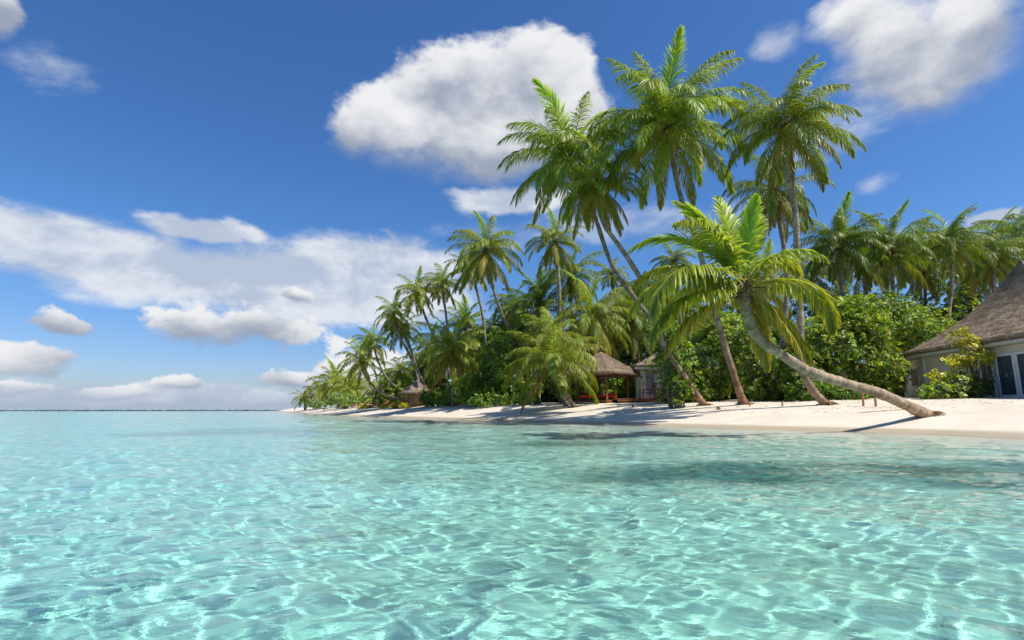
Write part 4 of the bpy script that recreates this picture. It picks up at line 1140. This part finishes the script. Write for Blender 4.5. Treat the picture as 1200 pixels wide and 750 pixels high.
def lounger(loc, yaw, label, wood, cloth, group, scale=1.0):
    root = empty('sun_lounger', loc, label, 'sun lounger', group); root.rotation_euler = (0, 0, yaw); root.scale = (scale,) * 3
    boxes('frame', wood, [((0, s_ * .33, .30), (1.95, .06, .08)) for s_ in (-1, 1)] + [((k_ * .15 - .9, 0, .31), (.08, .6, .03)) for k_ in range(9)], root, .004)
    for a_ in (-.8, .8):
        for b2 in (-.31, .31): boxes('leg', wood, [((a_, b2, .14), (.07, .06, .30))], root, .004)
    boxes('backrest', wood, [((.68, 0, .55), (.85, .62, .05), (0, -.72, 0))], root, .006)
    boxes('cushion', cloth, [((-.28, 0, .37), (1.35, .58, .08)), ((.66, 0, .60), (.82, .58, .07), (0, -.72, 0))], root, .02)
    return root
for k_, (px_, yw, lb_) in enumerate(((468, .25, 'orange timber lounger in front of the far hut, under the bowed trunk'), (490, .5, 'orange timber lounger right of the far hut posts'))):
    Yl = hit(px_, 478.6) or 62
    q = P(px_, 476, Yl + .8)
    lounger((q.x, q.y, gz(q.x, q.y)), yw, lb_, OWOOD, OWOOD, 'orange loungers by the far hut', 1.15)
row = [402, 408.5, 414, 420, 427, 433, 439.5, 446]
lab_ = 'small rust red lounger in the row on the far beach under the palms'
src_ = None
for k_, px_ in enumerate(row):
    Yl = (hit(px_, 478.3) or 88) + 1.0
    q = P(px_, 476, Yl)
    wh = k_ in (2, 6)
    lounger((q.x, q.y, gz(q.x, q.y)), .3 + .25 * math.sin(k_ * 3), lab_ if not wh else 'small white cushioned lounger in the far row of rust red ones', WOOD, WHITE if wh else RUST,
            'loungers in a row on the far beach', 1.15)
for px_ in (404, 424, 430, 450, 462, 474):
    Yl = (hit(px_, 479.0) or 82)
    q = P(px_, 476, Yl + .4)
    s_ = empty('potted_plant', (q.x, q.y, gz(q.x, q.y)), 'low yellow green sprout at the edge of the far beach', 'plant', 'yellow green sprouts on the far beach')
    V, F3, col = leaf_mass([(np.array([0, 0, .25]), np.array([.45, .45, .30]))], 22, .34, 'yellow', int(px_), 7, .3)
    s_.name = 'sprout'
    link(bpy.data.objects.new('foliage', np_mesh('foliage', V, F3, LEAF, col=col)), s_)

# ================================================================ STAKES, STICKS, LITTER
for (px_, py_, h_, lb_) in ((1012, 476, .80, 'thin wooden stake under the leaning trunk, the farther from its root'), (1026.5, 476.5, .62, 'thin wooden stake under the leaning trunk, the nearer to its root'),
                            (917, 476, .25, 'short dark stake in the sand under the vertical dark trunk'), (972.5, 475, .28, 'short stake beside the foot of the orange leaning trunk'),
                            (879, 476, .22, 'short stake at the foot of the tallest palm')):
    Y_ = hit(px_, py_) or 28
    q = P(px_, py_, Y_); V, F4 = tube(np.array([[0, 0, -.15], [.01, 0, h_ * .5], [.0, .01, h_]]), [.055, .05, .045], 8)
    o = link(bpy.data.objects.new('wooden_stake', np_mesh('wooden_stake', V, F4, PWOOD, smooth=False))); o.location = (q.x, q.y, gz(q.x, q.y))
    tag(o, lb_, 'stake', 'wooden stakes in the sand')
r = np.random.RandomState(77); LV = []; LF = []; LC = []; nL = 0
for _ in range(1900):
    px_ = r.uniform(560, 1200); t_ = r.rand() ** 3.5
    x_ = 0; Y0 = np.interp(px_, [560, 780, 880, 1000, 1200], [55, 38, 32.5, 29.5, 27.5]) - t_ * np.interp(px_, [560, 1200], [6, 6])
    q = P(px_, 475, Y0); z_ = gz(q.x, q.y)
    if z_ < .25: continue
    a = r.uniform(0, 6.28); l_ = r.uniform(.05, .22); w_ = l_ * r.uniform(.12, .4)
    d = np.array([math.cos(a), math.sin(a), r.uniform(-.1, .3)]) * l_; s_ = np.array([-math.sin(a), math.cos(a), 0]) * w_
    o_ = np.array([q.x, q.y, z_ + .012])
    LV += [o_ - d / 2, o_ + s_ / 2 + [0, 0, .01], o_ + d / 2, o_ - s_ / 2 + [0, 0, .01]]; LF.append([nL, nL + 1, nL + 2, nL + 3]); nL += 4
    c_ = [(.28, .17, .08), (.16, .09, .05), (.40, .30, .15), (.20, .18, .06)][r.randint(4)]
    LC += [c_] * 4
ll_ = link(bpy.data.objects.new('leaf_litter', np_mesh('leaf_litter', np.array(LV), np.array(LF), LEAF, col=np.array(LC)))); tag(ll_, kind='stuff')
for k_, (px_, py_) in enumerate(((1062, 478), (842, 479), (742, 476))):
    Y_ = hit(px_, py_ + 1) or 27; q = P(px_, py_, Y_)
    o = link(bpy.data.objects.new('coconut', ellip_mesh('coconut', .12, .10, .10, FIBRE))); o.location = (q.x, q.y, gz(q.x, q.y) + .08); o.rotation_euler = (k_, 0, k_ * 2)
    tag(o, ['brown coconut husk lying left of the root of the leaning palm', 'brown coconut husk left of the foot of the tallest palm',
            'brown coconut husk on shaded sand in front of the pavilion'][k_], 'coconut', 'fallen coconuts')
# fallen fronds on the sand
for k_, (px_, py_, yw) in enumerate(((905, 478, .2), (1075, 479, 2.9), (860, 480, 3.3))):
    Y_ = hit(px_, py_) or 26; q = P(px_, py_, Y_)
    V, F_, C_ = frond_arrays(2.2, 6, 14, 3, 50, 900 + k_, 3)
    V[:, 2] = np.abs(V[:, 2]) * .12
    o = link(bpy.data.objects.new('fallen_frond', np_mesh('fallen_frond', V, F_, FROND, col=C_))); o.location = (q.x, q.y, gz(q.x, q.y) + .02); o.rotation_euler = (0, .0, yw)
    tag(o, ['dry brown frond lying on the sand below the vertical dark trunk', 'dry brown frond lying near the root of the leaning palm', 'dry brown frond lying left of the orange brown trunk foot'][k_], 'fallen frond', 'fallen fronds')

# ================================================================ low stone breakwater far out
BV = []; BF = []; nb_ = 0
r = np.random.RandomState(8)
ROCK = simple_mat('reef_rock', (.05, .055, .06), (.12, .12, .12), .3, .9)
for k_ in range(420):
    px_ = r.uniform(-260, 330); Y_ = 210 + r.uniform(-3, 3) + (px_ - 100) * .02
    d = px_dir(px_, 480.5); x_ = d.x / d.y * Y_
    bm = bmesh.new(); bmesh.ops.create_icosphere(bm, subdivisions=1, radius=1)
    s_ = r.uniform(.5, 1.3); vs_ = np.array([v.co[:] for v in bm.verts]) * [s_ * 1.6, s_, s_ * .40] * (1 + r.uniform(-.2, .2, (len(bm.verts), 1)))
    fs_ = np.array([[l.index for l in f.verts] for f in bm.faces]); bm.free()
    BV.append(vs_ + [x_, Y_, .05]); BF.append(fs_ + nb_); nb_ += len(vs_)
bw = link(bpy.data.objects.new('breakwater', np_mesh('breakwater', np.concatenate(BV), np.concatenate(BF), ROCK)))
tag(bw, 'long low dark stone breakwater lying on the horizon', 'breakwater')
